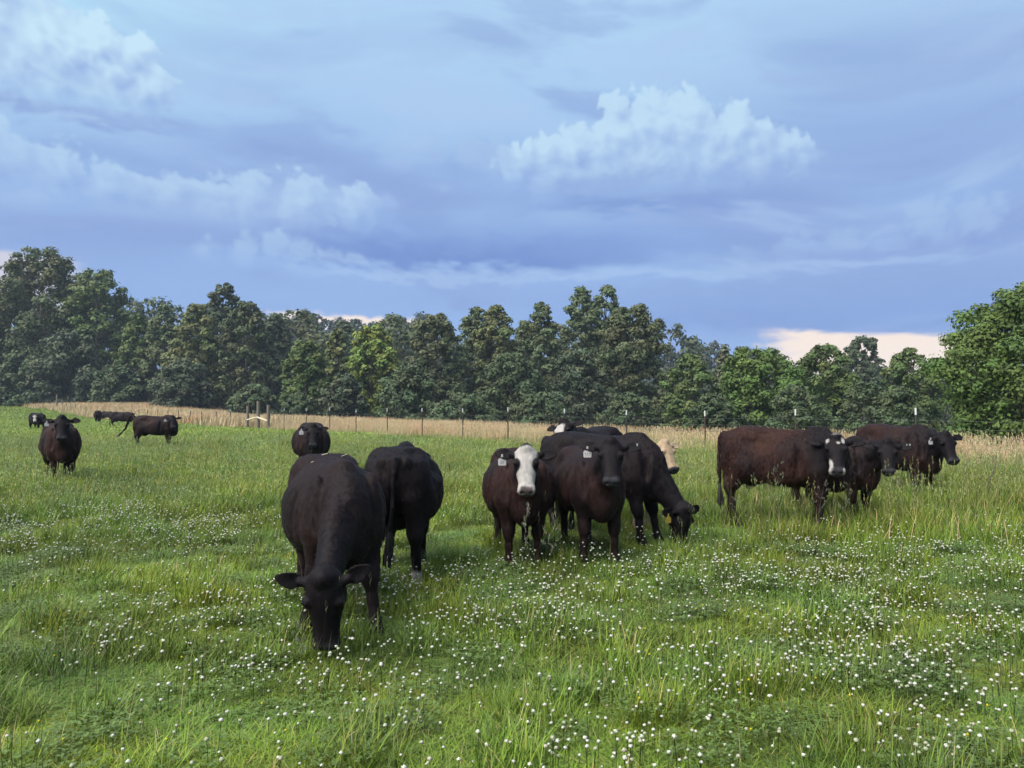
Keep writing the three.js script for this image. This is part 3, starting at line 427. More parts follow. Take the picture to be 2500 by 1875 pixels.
cow({ label: 'most distant dark cow, grazing by the far fence posts', at: [-43.6, 85], heading: 75, scale: 0.9, poll: [-42.8, 0.75, 84.5], look: [75, 75], cell: 0.045, seed: 48, coat: coat({ brown: 0.5 }) });
cow({ label: 'distant dark cow standing side-on behind the tail-swinging cow', at: [-30.7, 62], heading: 100, scale: 1.0, poll: [-29.7, 1.2, 61.6], look: [60, 50], cell: 0.035, seed: 51, coat: coat({ brown: 0.45 }) });
cow({ label: 'dark brown cow facing the camera beyond the nearest cow, white tag in its ear', at: [-4.66, 18.3], heading: 13, scale: 1.0, poll: [-4.36, 1.22, 17.3], look: [12, 62], cell: 0.02, seed: 54, fat: 1.12, hair: 3000, coat: coat({ brown: 0.55, rust: 0.1 }), ears: [[0.05, -0.05], [0.05, -0.1]], tags: [['right', 'tagWhite', '0']], tagScale: 1.5 });
// ---------------------------------------------------------------- wire fence on steel posts, with a wooden corner brace
MAT.steel = new THREE.MeshStandardMaterial({ color: new THREE.Color(0.018, 0.024, 0.018), roughness: 0.6, metalness: 0.2 });
MAT.rust = new THREE.MeshStandardMaterial({ color: new THREE.Color(0.035, 0.02, 0.013), roughness: 0.85 });
MAT.postTip = new THREE.MeshStandardMaterial({ color: new THREE.Color(0.4, 0.42, 0.43), roughness: 0.5 });
MAT.wire = new THREE.MeshStandardMaterial({ color: new THREE.Color(0.12, 0.12, 0.12), roughness: 0.5, metalness: 0.6 });
(function fence() {
  const root = thing('wire_fence', 'long wire fence on thin steel posts with white tips, edging the tall dry grass', 'fence');
  const tee = (y0, y1, w) => { const a = new THREE.BoxGeometry(w, y1 - y0, w * 0.16), b = new THREE.BoxGeometry(w * 0.16, y1 - y0, w * 0.8); b.translate(0, 0, -w * 0.48); const g = mergeGeometries([a, b]); g.translate(0, (y0 + y1) / 2, 0); return g; };
  const stud = () => { const gs = [tee(-0.3, 1.4, 0.044)]; for (let y = 0.1; y < 1.38; y += 0.054) gs.push(new THREE.BoxGeometry(0.014, 0.02, 0.01).translate(0, y, 0.0075)); return mergeGeometries(gs); };
  const post = stud(), tip = tee(1.4, 1.58, 0.0455), far = tee(-0.3, 1.42, 0.05), farTip = tee(1.42, 1.58, 0.052), r = rng(9), step = 0.1677 * 20.3, places = [];
  for (let k = -3; k <= 57; k++) {
    if (k === 13 || k === 14) continue;
    const s = k * step + (r() - 0.5) * 0.3, x = FP[0] + FU[0] * s, D = FP[1] + FU[1] * s, up = (r() - 0.5) * 0.12, lean = (r() - 0.5) * 0.04;
    const p = part('post', k < 13 ? post : far, r() < 0.3 ? MAT.rust : MAT.steel, root); p.position.set(x, land(x, D) + up + (k < 13 ? 0.02 : -0.1), -D); p.rotation.set(lean, 0.9, (r() - 0.5) * 0.03);
    if (k < 13 || k > 45 || k % 3 === 0) part('white_tip', k < 13 ? tip : farTip, MAT.postTip, p);
    places.push([x, D]);
  }
  for (const h of [0.35, 0.62, 0.88, 1.1, 1.3]) {
    const pts = []; for (let k = -3; k <= 57; k += 0.5) { const s = k * step, x = FP[0] + FU[0] * s, D = FP[1] + FU[1] * s; pts.push(V(x, land(x, D) + h - (k % 1 ? 0.02 : 0) + 0.01 * n2(k, h * 9), -D + 0.01)); }
    part('wire', new THREE.TubeGeometry(new THREE.CatmullRomCurve3(pts), 260, 0.0024, 4), MAT.wire, root);
  }
  // wooden brace: three posts and two peeled rails
  const wood = new THREE.MeshStandardMaterial({ color: new THREE.Color(0.1, 0.088, 0.072), roughness: 0.95 }), pale = new THREE.MeshStandardMaterial({ color: new THREE.Color(0.36, 0.32, 0.23), roughness: 0.85 });
  const b = thing('fence_brace', 'weathered wooden corner brace of three posts joined by two pale rails', 'fence brace');
  const log = (p, q, r0, r1, m, name) => { const len = p.distanceTo(q), g = new THREE.CylinderGeometry(r1, r0, len, 10, 6), a = g.attributes.position; for (let i = 0; i < a.count; i++) { const k = 1 + 0.07 * n3(a.getX(i) * 9, a.getY(i) * 1.5, a.getZ(i) * 9 + len); a.setX(i, a.getX(i) * k); a.setZ(i, a.getZ(i) * k); } g.computeVertexNormals(); const o = part(name, g, m, b); o.position.copy(p).add(q).multiplyScalar(0.5); o.quaternion.setFromUnitVectors(V(0, 1, 0), q.clone().sub(p).normalize()); return o; };
  const D = 55.5, at = (px, y, d = D) => V((px - 1250) / 1922 * d, y, -d);
  const A = at(604, 0, 56.5), B = at(631, 0, 54.6), C = at(655, 0, 53.4);
  for (const [q, h, w, l] of [[A, 1.78, 0.1, 0.05], [B, 2.12, 0.115, 0], [C, 1.84, 0.115, 0.02]]) { const y = land(q.x, -q.z); log(V(q.x, y - 0.3, q.z), V(q.x + l, y + h, q.z), w, w * 0.92, wood, 'post'); }
  const yB = land(B.x, -B.z);
  log(V(A.x + 0.05, yB + 0.78, A.z + 0.1), V(B.x, yB + 1.0, B.z + 0.13), 0.06, 0.055, pale, 'rail'); log(V(B.x, yB + 0.98, B.z + 0.15), V(C.x, yB + 0.76, C.z + 0.12), 0.06, 0.055, pale, 'rail');
  // one tall wooden line post far down the fence
  const s = 37 * step, x = FP[0] + FU[0] * s, Df = FP[1] + FU[1] * s, y = land(x, Df), p = solo('wooden_post', new THREE.CylinderGeometry(0.12, 0.13, 2.7, 10).translate(0, 1.0, 0), wood, 'single tall wooden post in the distant fence line', 'post'); p.position.set(x, y, -Df + 0.35);
})();
// ---------------------------------------------------------------- trees: trunk, limbs, and a crown of leaf clumps
MAT.bark = new THREE.MeshStandardMaterial({ color: new THREE.Color(0.07, 0.06, 0.048), roughness: 0.95 });
MAT.leaf = new THREE.MeshPhysicalMaterial({ vertexColors: true, roughness: 0.75, specularIntensity: 0.35, transmission: 0.3, thickness: 0, side: THREE.DoubleSide });
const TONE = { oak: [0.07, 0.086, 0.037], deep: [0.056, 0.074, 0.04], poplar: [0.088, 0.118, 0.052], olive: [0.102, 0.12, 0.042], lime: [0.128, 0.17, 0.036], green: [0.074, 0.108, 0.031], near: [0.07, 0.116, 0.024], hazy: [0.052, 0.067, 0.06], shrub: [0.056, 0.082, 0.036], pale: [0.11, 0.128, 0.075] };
// how wide the crown is at each share of its height
const FORM = { oak: (t) => Math.sqrt(Math.max(0, 1 - ((t - 0.45) / 0.57) ** 2)), dome: (t) => Math.sqrt(Math.max(0, 1 - ((t - 0.3) / 0.71) ** 2)), poplar: (t) => (t < 0.3 ? 0.75 + 0.25 * t / 0.3 : Math.pow(Math.max(0, 1 - (t - 0.3) / 0.7), 0.52)), round: (t) => Math.sqrt(Math.max(0, 1 - ((t - 0.48) / 0.54) ** 2)), shrub: (t) => Math.sqrt(Math.max(0, 1 - (t / 1.01) ** 2)), tower: (t) => Math.min(1, 0.85 + t) * Math.pow(Math.max(0, 1 - Math.max(0, t - 0.55) / 0.46), 0.6) };
function tree(o) {
  const r = rng(o.seed), [X, D] = o.at, y0 = land(X, D) - 0.1, H = o.h, W = o.w, root = thing(o.name ?? 'tree', o.label, o.category ?? 'tree', o.group ?? 'trees along the edge of the pasture');
  root.position.set(X, y0, -D);
  const form = FORM[o.form], c0 = (o.bare ?? 0.06) * H, cH = H - c0, leaf = o.leaf ?? 0.0024 * D, clumps = [];
  const nC = Math.round((o.clumps ?? 46) * 2);
  for (let i = 0; i < nC; i++) {
    const t = clamp((i + r()) / nC), rad = form(t) * W, a = i * 2.39996 + r() * 0.9, rr = Math.sqrt(0.22 + 0.78 * r()) * 0.86, lump = 1 + 0.22 * n2(a + o.seed, t * 4);
    const size = (o.lump ?? 0.3) * 0.8 * W * (0.6 + 0.65 * r()) * (0.52 + 0.48 * form(t));
    clumps.push([Math.cos(a) * rad * rr * lump, c0 + t * cH - size * 0.3 * t, Math.sin(a) * rad * rr * lump * (o.flat ?? 1), size, 0.78 + 0.44 * r()]);
  }
  for (const e of o.extra ?? []) clumps.push([...e, 1]);
  // limbs
  const wood = [], tr = o.trunk ?? 0.022 * H;
  const tube = (pts, ra, rb) => { const cv = new THREE.CatmullRomCurve3(pts), g = new THREE.TubeGeometry(cv, 7, 1, 6), a = g.attributes.position, nrm = g.attributes.normal; for (let i = 0; i <= 7; i++) { const q = cv.getPointAt(i / 7), k = mix(ra, rb, i / 7); for (let j = 0; j <= 6; j++) { const n = i * 7 + j; a.setXYZ(n, q.x + nrm.getX(n) * k, q.y + nrm.getY(n) * k, q.z + nrm.getZ(n) * k); } } wood.push(g); };
  const lean = (r() - 0.5) * 0.06 * H;
  tube([V(0, -0.4, 0), V(lean * 0.2, H * 0.3, 0), V(lean * 0.6, H * 0.58, 0), V(lean, H * 0.86, 0)], tr, tr * 0.15);
  for (const c of clumps) if (r() < (o.limbs ?? 0.45)) { const hy = clamp(c[1] - Math.hypot(c[0], c[2]) * (0.45 + 0.3 * r()), H * 0.08, H * 0.72); tube([V(lean * hy / H, hy, 0), V(c[0] * 0.5, mix(hy, c[1], 0.6) , c[2] * 0.5), V(c[0] * 0.96, c[1], c[2] * 0.96)], tr * 0.36 * (1.1 - hy / H), tr * 0.06); }
  const tg = mergeGeometries(wood); part('trunk', tg, MAT.bark, root);
  // leaves: small folded blades, most of them in the outer half of each clump
  const total = (o.leaves ?? 9000) * (o.leaves > 30000 ? 1 : 1.6), vol = clumps.reduce((s, c) => s + c[3] ** 2, 0), P = [], Nn = [], C = [], I = [], base = TONE[o.tone], v = V(0, 0, 0), n = V(0, 0, 0), a = V(0, 0, 0), b = V(0, 0, 0), q = V(0, 0, 0);
  for (const c of clumps) {
    const m = Math.round(total * c[3] ** 2 / vol), hue = 0.85 + 0.3 * r();
    for (let i = 0; i < m; i++) {
      q.set(r() * 2 - 1, r() * 2 - 1, r() * 2 - 1); if (q.lengthSq() > 1) { i--; continue; }
      q.normalize(); if (q.y < -0.25 && r() < 0.5) q.y *= -0.8;
      const k = Math.pow(r(), 0.4) * (1 + 0.3 * n3(q.x * 2.2 + c[0], q.y * 2.2 + c[1], q.z * 2.2));
      v.set(c[0] + q.x * c[3] * k, c[1] + q.y * c[3] * k * 0.74, c[2] + q.z * c[3] * k); if (v.y < 0.05) continue;
      n.set(q.x + (r() - 0.5) * 1.5, q.y * 0.8 + 0.5 + (r() - 0.5) * 1.5, q.z + (r() - 0.5) * 1.5).normalize(); a.set(r() - 0.5, r() - 0.5 - 0.25, r() - 0.5).cross(n).normalize(); b.copy(n).cross(a);
      const s = leaf * (0.55 + 0.75 * r()), o4 = P.length / 3, f = c[4] * (0.72 + 0.56 * r()), w = 0.62;
      for (const [x, y, z] of [[-w, 0, 0.12], [0, -1, 0], [w, 0, 0.12], [0, 1, -0.1]]) { P.push(v.x + (a.x * x + b.x * y + n.x * z) * s, v.y + (a.y * x + b.y * y + n.y * z) * s, v.z + (a.z * x + b.z * y + n.z * z) * s); Nn.push(n.x, n.y, n.z); C.push(base[0] * f * hue, base[1] * f, base[2] * f); }
      I.push(o4, o4 + 1, o4 + 3, o4 + 1, o4 + 2, o4 + 3);
    }
  }
  const g = new THREE.BufferGeometry(); g.setAttribute('position', new THREE.Float32BufferAttribute(P, 3)); g.setAttribute('normal', new THREE.Float32BufferAttribute(Nn, 3)); g.setAttribute('color', new THREE.Float32BufferAttribute(C, 3)); g.setIndex(I);
  part('crown', g, MAT.leaf, root);
  return root;
}
// [sight line, top above eye level] as tangents, distance, half width, form, tone, label
const grow = (u, top, D, w, form, tone, label, more = {}) => { const x = u * D; return tree({ at: [x, D], h: top * D + EYE - land(x, D), w: w * D, form, tone, label, seed: Math.round(1000 + u * 3000 + D * 7), ...more }); };
// a second row and the far wood behind, nothing tells these apart
const BACK = 'dark tree in the dense wood behind the front row', FAR = 'small hazy tree on the far rise';
for (let i = 0; i < 26; i++) { const r = rng(400 + i), u = -0.8 + i * 0.0585 + (r() - 0.5) * 0.02, right = u > 0.2; grow(u, (right ? 0.05 : u < -0.25 ? 0.115 - (u + 0.25) * 0.1   : 0.104) + r() * 0.014, 150 + r() * 20 + (u < -0.4 ? 25 : 0), 0.06 + r() * 0.015, 'dome', r() < 0.5 ? 'deep' : 'oak', BACK, { group: 'trees of the back row', leaves: 3400, clumps: 26, bare: 0, limbs: 0.2, leaf: 0.5 }); }
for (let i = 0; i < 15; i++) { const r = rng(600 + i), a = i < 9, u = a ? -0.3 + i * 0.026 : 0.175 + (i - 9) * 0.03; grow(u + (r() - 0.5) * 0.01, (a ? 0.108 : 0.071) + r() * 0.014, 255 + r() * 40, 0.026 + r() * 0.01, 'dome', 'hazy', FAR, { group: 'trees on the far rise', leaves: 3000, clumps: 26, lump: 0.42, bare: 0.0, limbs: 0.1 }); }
// front row, left to right
grow(-0.602, 0.204, 150, 0.085, 'dome', 'oak', 'tallest dark oak at the left edge, sky showing through its crown', { leaves: 19000, clumps: 80, lump: 0.22, limbs: 0.7 });
grow(-0.705, 0.175, 150, 0.06, 'oak', 'deep', 'dark oak cut by the left edge of the view', { leaves: 9000 });
grow(-0.528, 0.178, 147, 0.05, 'dome', 'green', 'upright green tree right beside the tallest left oak', { leaves: 9000, lump: 0.34 });
grow(-0.56, 0.1, 140, 0.05, 'dome', 'deep', 'low dark tree under the tallest left oak', { leaves: 8000, bare: 0 });
grow(-0.478, 0.12, 140, 0.03, 'tower', 'green', 'slim mid green tree left of the thin-topped tree', { leaves: 6000 });
grow(-0.443, 0.133, 138, 0.03, 'poplar', 'poplar', 'tree with a thin feathery tip above the left tree line', { leaves: 5500, lump: 0.36 });
grow(-0.402, 0.134, 130, 0.038, 'tower', 'olive', 'olive green tree left of the dark-topped tree', { leaves: 8500 });
grow(-0.367, 0.16, 140, 0.034, 'dome', 'deep', 'tall tree with a dark rounded top above its olive neighbours', { leaves: 9000 });
grow(-0.337, 0.136, 126, 0.038, 'dome', 'oak', 'broad dull green oak in front of the dark-topped tree', { leaves: 10000 });
grow(-0.418, 0.062, 122, 0.042, 'dome', 'deep', 'low dark tree at the foot of the olive tree', { leaves: 7000, bare: 0 });
grow(-0.303, 0.12, 135, 0.026, 'dome', 'deep', 'narrow dark tree where the left wood steps down', { leaves: 6000 });
grow(-0.262, 0.086, 100, 0.036, 'round', 'green', 'bushy mid green tree left of the bright lime tree', { leaves: 9000, bare: 0 });
grow(-0.222, 0.102, 112, 0.026, 'tower', 'olive', 'olive tree standing behind the bushy green tree', { leaves: 6000 });
grow(-0.178, 0.106, 100, 0.036, 'round', 'lime', 'bright yellow green tree in the middle of the tree line', { leaves: 10000, bare: 0.05, lump: 0.36 });
grow(-0.212, 0.045, 95, 0.032, 'dome', 'deep', 'low dark tree below the bright lime tree', { leaves: 7000, bare: 0 });
grow(-0.097, 0.12, 108, 0.042, 'oak', 'oak', 'dark round oak right of the bright lime tree', { leaves: 12000 });
grow(-0.044, 0.13, 116, 0.04, 'poplar', 'poplar', 'first of the pointed poplars right of the dark round oak', { leaves: 8000 });
grow(-0.02, 0.132, 112, 0.044, 'poplar', 'olive', 'yellowish pointed poplar left of the centre', { leaves: 8500 });
grow(0.014, 0.112, 118, 0.026, 'poplar', 'poplar', 'short slim poplar between two taller pointed ones', { leaves: 5000 });
grow(0.037, 0.134, 112, 0.042, 'poplar', 'poplar', 'pointed poplar just right of the centre', { leaves: 9000 });
grow(0.09, 0.155, 116, 0.044, 'poplar', 'poplar', 'left of the two tall poplar tops at the centre right', { leaves: 8000 });
grow(0.12, 0.156, 117, 0.046, 'poplar', 'poplar', 'right of the two tall poplar tops at the centre right', { leaves: 8500 });
grow(0.152, 0.13, 98, 0.058, 'oak', 'oak', 'massive dark oak at the right end of the tall tree line', { leaves: 20000, clumps: 70, lump: 0.25, bare: 0 });
grow(0.085, 0.075, 92, 0.05, 'dome', 'deep', 'broad dark low tree left of the massive oak', { leaves: 11000, bare: 0 });
grow(0.0, 0.07, 90, 0.05, 'dome', 'shrub', 'low dark green tree under the pointed poplars', { leaves: 11000, bare: 0 });
grow(-0.13, 0.055, 90, 0.045, 'dome', 'shrub', 'low dark green tree under the dark round oak', { leaves: 9000, bare: 0 });
grow(0.228, 0.069, 78, 0.042, 'dome', 'green', 'small green tree between the massive oak and the spreading tree', { leaves: 10000, bare: 0 });
grow(0.31, 0.077, 64, 0.062, 'round', 'near', 'spreading green tree behind the white-tipped posts', { leaves: 15000, bare: 0.12, clumps: 56 });
grow(0.395, 0.082, 70, 0.046, 'round', 'green', 'green tree with spiky shoots on top, left of the dark dome', { leaves: 11000, bare: 0.05 });
grow(0.447, 0.091, 125, 0.034, 'dome', 'deep', 'dark domed oak against the pale evening sky', { leaves: 7500 });
grow(0.505, 0.078, 72, 0.044, 'tower', 'green', 'green tree between the domed oak and the near tree', { leaves: 10000, bare: 0 });
grow(0.19, 0.05, 110, 0.02, 'poplar', 'pale', 'thin pale tree top beside the massive oak', { leaves: 2500 });
grow(0.27, 0.08, 84, 0.018, 'poplar', 'pale', 'pale feathery tree top above the spreading tree', { leaves: 2600, lump: 0.4 });
for (const [u, h, D, w, l] of [[0.36, 0.03, 56, 0.05, 'dark shrub below the spreading green tree'], [0.45, 0.035, 58, 0.05, 'dark shrub below the domed oak'], [0.255, 0.02, 60, 0.04, 'dark shrub at the foot of the small green tree'], [0.49, 0.03, 52, 0.04, 'leafy grey green shrub left of the near tree'], [-0.33, 0.03, 112, 0.035, 'dark shrub behind the wooden fence brace'], [-0.5, 0.055, 135, 0.04, 'dark shrub below the upright green tree at the left'], [-0.27, 0.02, 96, 0.03, 'dark shrub at the foot of the bushy green tree'], [-0.62, 0.07, 140, 0.045, 'dark shrub under the dark left oaks'], [0.15, 0.02, 82, 0.05, 'dark shrub at the foot of the massive oak'], [0.04, 0.02, 80, 0.045, 'dark shrub below the centre poplars'], [-0.06, 0.02, 82, 0.05, 'dark shrub left of the centre poplars']])
  grow(u, h, D, w, 'shrub', 'shrub', l, { leaves: 5500, clumps: 30, bare: 0, name: 'shrub', category: 'shrub', group: 'shrubs under the trees', trunk: 0.1 });
// the near tree at the right edge, its branches down to the grass
tree({ at: [23.2, 34], h: 7.9, w: 4.9, form: 'round', tone: 'near', label: 'large leafy green tree close by at the right edge', seed: 77, leaf: 0.092, leaves: 82000, clumps: 130, lump: 0.2, bare: 0.02, limbs: 0.5, trunk: 0.24,
  extra: [[-3.9, 1.2, 0.5, 1.1], [-3.2, 0.8, 1.2, 1.2], [-4.3, 3.9, 0.3, 0.9], [-3.9, 4.7, 0.5, 0.9], [-4.6, 4.3, 0.0, 0.6], [-3.0, 5.4, 0.4, 0.9], [-2.4, 6.4, 0.2, 0.7], [-1.4, 6.8, 0.3, 0.8], [-2.2, 1.4, 1.6, 1.3], [-0.8, 1.0, 2.0, 1.4]] });
// ---------------------------------------------------------------- meadow: patches of blades, laid thicker and finer near the camera
const bladeMat = (o = {}) => new THREE.MeshPhysicalMaterial({ vertexColors: true, roughness: 0.62, specularIntensity: 0.4, transmission: 0.3, thickness: 0, side: THREE.DoubleSide, ...o });
MAT.grass = bladeMat(); MAT.dry = bladeMat({ transmission: 0.2, roughness: 0.8 });
class Blades {
  constructor() { this.p = []; this.n = []; this.c = []; this.i = []; }
  quad(pts, w, cl) {              // a ribbon through points, narrowing to its tip
    const k = this.p.length / 3, m = pts.length; let sx = 1, sz = 0; { const dx = pts[m - 1].x - pts[0].x, dz = pts[m - 1].z - pts[0].z, l = Math.hypot(dx, dz); if (l > 1e-4) { sx = -dz / l; sz = dx / l; } }
    for (let j = 0; j < m; j++) {
      const t = pts[Math.min(m - 1, j + 1)].clone().sub(pts[Math.max(0, j - 1)]).normalize(), nx = t.y * sz, ny = t.z * sx - t.x * sz, nz = -t.y * sx, f = j === m - 1 ? 0.08 : 1 - 0.35 * j / (m - 1);
      for (const s of [-1, 1]) { this.p.push(pts[j].x + sx * w * f * s, pts[j].y, pts[j].z + sz * w * f * s); this.n.push(nx, ny || 0.01, nz); this.c.push(...cl); }
      if (j) { const a = k + j * 2 - 2; this.i.push(a, a + 1, a + 2, a + 1, a + 3, a + 2); }
    }
  }
  geo() { const g = new THREE.BufferGeometry(); g.setAttribute('position', new THREE.Float32BufferAttribute(this.p, 3)); g.setAttribute('color', new THREE.Float32BufferAttribute(this.c, 3)); g.setIndex(this.i); g.computeVertexNormals(); return g; }
}
const GREEN = [[0.108, 0.178, 0.015], [0.132, 0.2, 0.017], [0.082, 0.138, 0.017], [0.16, 0.206, 0.022], [0.1, 0.146, 0.04], [0.17, 0.19, 0.068], [0.064, 0.102, 0.028]];
function bladePatch(seed, { radius, count, h, w, curl = 0.5, segs = 2, dryShare = 0.05, seedHeads = 0, pal = GREEN, upright = 0.3, stalk = 1.5, head = pal === GREEN ? [0.13, 0.155, 0.06] : [0.4, 0.32, 0.2] }) {
  const r = rng(seed), B = new Blades();
  for (let i = 0; i < count; i++) {
    const a = r() * 6.2832, d = radius * Math.sqrt(r()), x = Math.cos(a) * d, z = Math.sin(a) * d, L = h * (0.45 + 0.75 * r() ** 1.3), th = r() * 6.2832, tilt = upright * (r() + 0.15), bow = curl * (0.2 + r());
    const f = 0.78 + 0.44 * r(), base = r() < dryShare ? [0.3, 0.24, 0.12] : pal[Math.floor(r() * r() * pal.length)], cl = base.map((v) => v * f), pts = [];
    for (let j = 0; j <= segs; j++) { const t = j / segs, out = L * (tilt * t + bow * t * t * 0.55); pts.push(V(x + Math.cos(th) * out, Math.max(0.002, L * t * (1 - 0.3 * bow * t * t) - 0.01), z + Math.sin(th) * out)); }
    B.quad(pts, w * (0.6 + 0.7 * r()), cl);
  }
  for (let i = 0; i < seedHeads; i++) {        // flowering stalks: thin stem and a short ragged head
    const a = r() * 6.2832, d = radius * Math.sqrt(r()), x = Math.cos(a) * d, z = Math.sin(a) * d, L = h * stalk * (1 + 0.45 * r()), th = r() * 6.2832, le = 0.1 + 0.14 * r(), cs = head, top = V(x + Math.cos(th) * L * le, L, z + Math.sin(th) * L * le);
    B.quad([V(x, 0, z), V(x + Math.cos(th) * L * le * 0.35, L * 0.55, z + Math.sin(th) * L * le * 0.35), top], w * 0.45, cs);
    for (let k = 0; k < 7; k++) { const s = top.clone().add(V((r() - 0.5) * 0.01, -k * 0.013, (r() - 0.5) * 0.01)), th2 = r() * 6.28, q = 0.018 + 0.012 * r(); B.quad([s, s.clone().add(V(Math.cos(th2) * q * 0.35, q * 0.55, Math.sin(th2) * q * 0.35)), s.clone().add(V(Math.cos(th2) * q * 0.6, q, Math.sin(th2) * q * 0.6))], w * 0.8, cs.map((v) => v * (0.9 + 0.4 * r()))); }
  }
  return B.geo();
}
function leafPatch(seed, radius, count) {       // three-leaved clover foliage
  const r = rng(seed), B = new Blades();
  for (let i = 0; i < count; i++) {
    const a = r() * 6.2832, d = radius * Math.sqrt(r()), x = Math.cos(a) * d, z = Math.sin(a) * d, y = 0.035 + 0.075 * r(), f = 0.75 + 0.5 * r(), cl = [0.082 * f, 0.132 * f, 0.026 * f], turn = r() * 6.28, tl = (r() - 0.5) * 2;
    for (let k = 0; k < 3; k++) { const t = turn + k * 2.094, s = 0.0075 + 0.004 * r(), cx = Math.cos(t), cz = Math.sin(t), b = B.p.length / 3, lift = 0.25 + tl * cx; for (const [u, v] of [[0, 0], [0.55, -0.5], [1.15, -0.3], [1.15, 0.3], [0.55, 0.5]]) { B.p.push(x + (cx * u - cz * v) * s * 1.5, y + u * s * lift, z + (cz * u + cx * v) * s * 1.5); B.n.push(-lift * cx * 0.5, 1, -lift * cz * 0.5); B.c.push(...cl); } B.i.push(b, b + 1, b + 2, b, b + 2, b + 3, b, b + 3, b + 4); }
    B.quad([V(x, 0, z), V(x, y, z)], 0.0012, cl);
  }
  return B.geo();
}
// scatter: instanced patches inside the view (with a margin) where keep() says so
function scatter(name, geos, mat, { d0, d1, step, keep, color, size, label, category, margin = 0.12 }) {
  const r = rng(name.length * 131 + Math.round(d0 * 10)), lists = geos.map(() => []);
  for (let D = d0; D < d1; D += step(D)) { const s = step(D), half = D * (0.65 + margin) + 1.5; for (let x = -half; x < half; x += s) { const px = x + (r() - 0.5) * s * 1.1, pd = D + (r() - 0.5) * s * 1.1, k = keep ? keep(px, pd, r) : 1; if (k <= 0 || r() > k) continue; lists[Math.floor(r() * geos.length)].push([px, pd, r() * 6.2832, size(px, pd, r), color(px, pd, r)]); } }
  const M = new THREE.Matrix4(), Q = new THREE.Quaternion(), U = V(0, 1, 0), c = new THREE.Color();
  lists.forEach((list, gi) => {
    if (!list.length) return;
    const m = new THREE.InstancedMesh(geos[gi], mat, list.length); m.name = numbered(name); m.castShadow = m.receiveShadow = true;
    list.forEach(([x, D, a, s, cl], i) => { M.compose(V(x, land(x, D), -D), Q.setFromAxisAngle(U, a), V(s[0], s[1], s[0])); m.setMatrixAt(i, M); m.setColorAt(i, c.setRGB(...cl)); });
    tag(m, label, category, null, 'stuff'); scene.add(m);
  });
}
const lush = (x, D) => fbm(x * 0.35, D * 0.35, 3) + 0.5 * fbm(x * 1.3 + 40, D * 1.3, 2);
const tint = (x, D, r) => { const l = lush(x, D), f = 0.98 + 0.24 * (r() - 0.5) + 0.55 * l, y = clamp(0.55 + 1.2 * fbm(x * 0.6 + 80, D * 0.6, 3) + 0.3 * (r() - 0.5)); return [f * mix(0.84, 1.2, y), f * mix(0.98, 1.06, y), f * mix(1.25, 0.7, y)]; };
const tallness = (x, D) => 0.72 - 0.2 * (1 - ss(5, 7.5, D)) * (1 - ss(-1.5, 0.5, x)) + 0.75 * fbm(x * 0.5 + 7, D * 0.5 + 3, 3) + 0.6 * ss(0.25, 0.6, fbm(x * 0.9 - 30, D * 0.9, 2)) + 0.28 * ss(9, 22, D) + 0.55 * ss(2.5, 5.5, x) * ss(8, 11, D);
const inField = (x, D) => 1 - ss(-0.6, 1.2, pastFence(x, D) + n2(x * 0.4, D * 0.4));
// near: fine blades, clover leaf below
const nearGeo = [1, 2, 3, 4].map((s) => bladePatch(s, { radius: 0.21, count: 380, h: 0.1, w: 0.0022, curl: 0.85, segs: 3, upright: 1.0 }));
const tuftGeo = [5, 6, 7].map((s) => bladePatch(s, { radius: 0.13, count: 150, h: 0.24, w: 0.0023, curl: 0.55, segs: 3, upright: 0.42, dryShare: 0.03, seedHeads: 1 }));
const stemGeo = [8, 9].map((s) => bladePatch(s, { radius: 0.2, count: 14, h: 0.36, w: 0.0018, curl: 0.12, segs: 2, upright: 0.16, dryShare: 0.05, seedHeads: 2, head: [0.075, 0.085, 0.04], pal: [[0.045, 0.075, 0.022], [0.06, 0.09, 0.026]] }));
const clovGeo = [1, 2, 3].map((s) => leafPatch(20 + s, 0.22, 150));
scatter('meadow_grass', nearGeo, MAT.grass, { d0: 2.4, d1: 15, step: (D) => 0.15 + 0.006 * D, keep: (x, D) => 1 - 0.8 * ss(11, 15, D), color: tint, size: (x, D, r) => [1 + 0.3 * r(), tallness(x, D) * (0.72 + 0.3 * r())], label: 'short green pasture grass covering the foreground', category: 'grass' });
scatter('clover_leaf', clovGeo, MAT.grass, { d0: 2.4, d1: 9, step: () => 0.27, keep: (x, D) => 0.2 + 0.5 * n2(x, D), color: (x, D, r) => { const f = 0.85 + 0.3 * r(); return [f, f, f]; }, size: (x, D, r) => [1, 0.75 + 0.5 * r()], label: 'low clover foliage among the foreground grass', category: 'clover' });
scatter('grass_tuft', tuftGeo, MAT.grass, { d0: 2.8, d1: 16, step: () => 0.3, keep: (x, D) => 0.18 + 0.9 * ss(0.05, 0.5, fbm(x * 0.9 - 30, D * 0.9, 2)) + 0.3 * ss(9, 13, D), color: tint, size: (x, D, r) => [0.9 + 0.5 * r(), 0.6 + 0.55 * r() + 0.2 * ss(8, 14, D)], label: 'taller tufts of green grass dotted over the pasture', category: 'grass' });
scatter('grass_stem', stemGeo, MAT.grass, { d0: 2.8, d1: 16, step: () => 0.5, keep: (x, D) => 0.25 + 0.8 * ss(0.0, 0.4, fbm(x * 0.5 + 55, D * 0.5, 2)), color: (x, D, r) => { const f = 0.8 + 0.5 * r(); return [f, f, f]; }, size: (x, D, r) => [1, 0.75 + 0.5 * r()], label: 'thin dark flowering stems rising from the pasture', category: 'grass' });
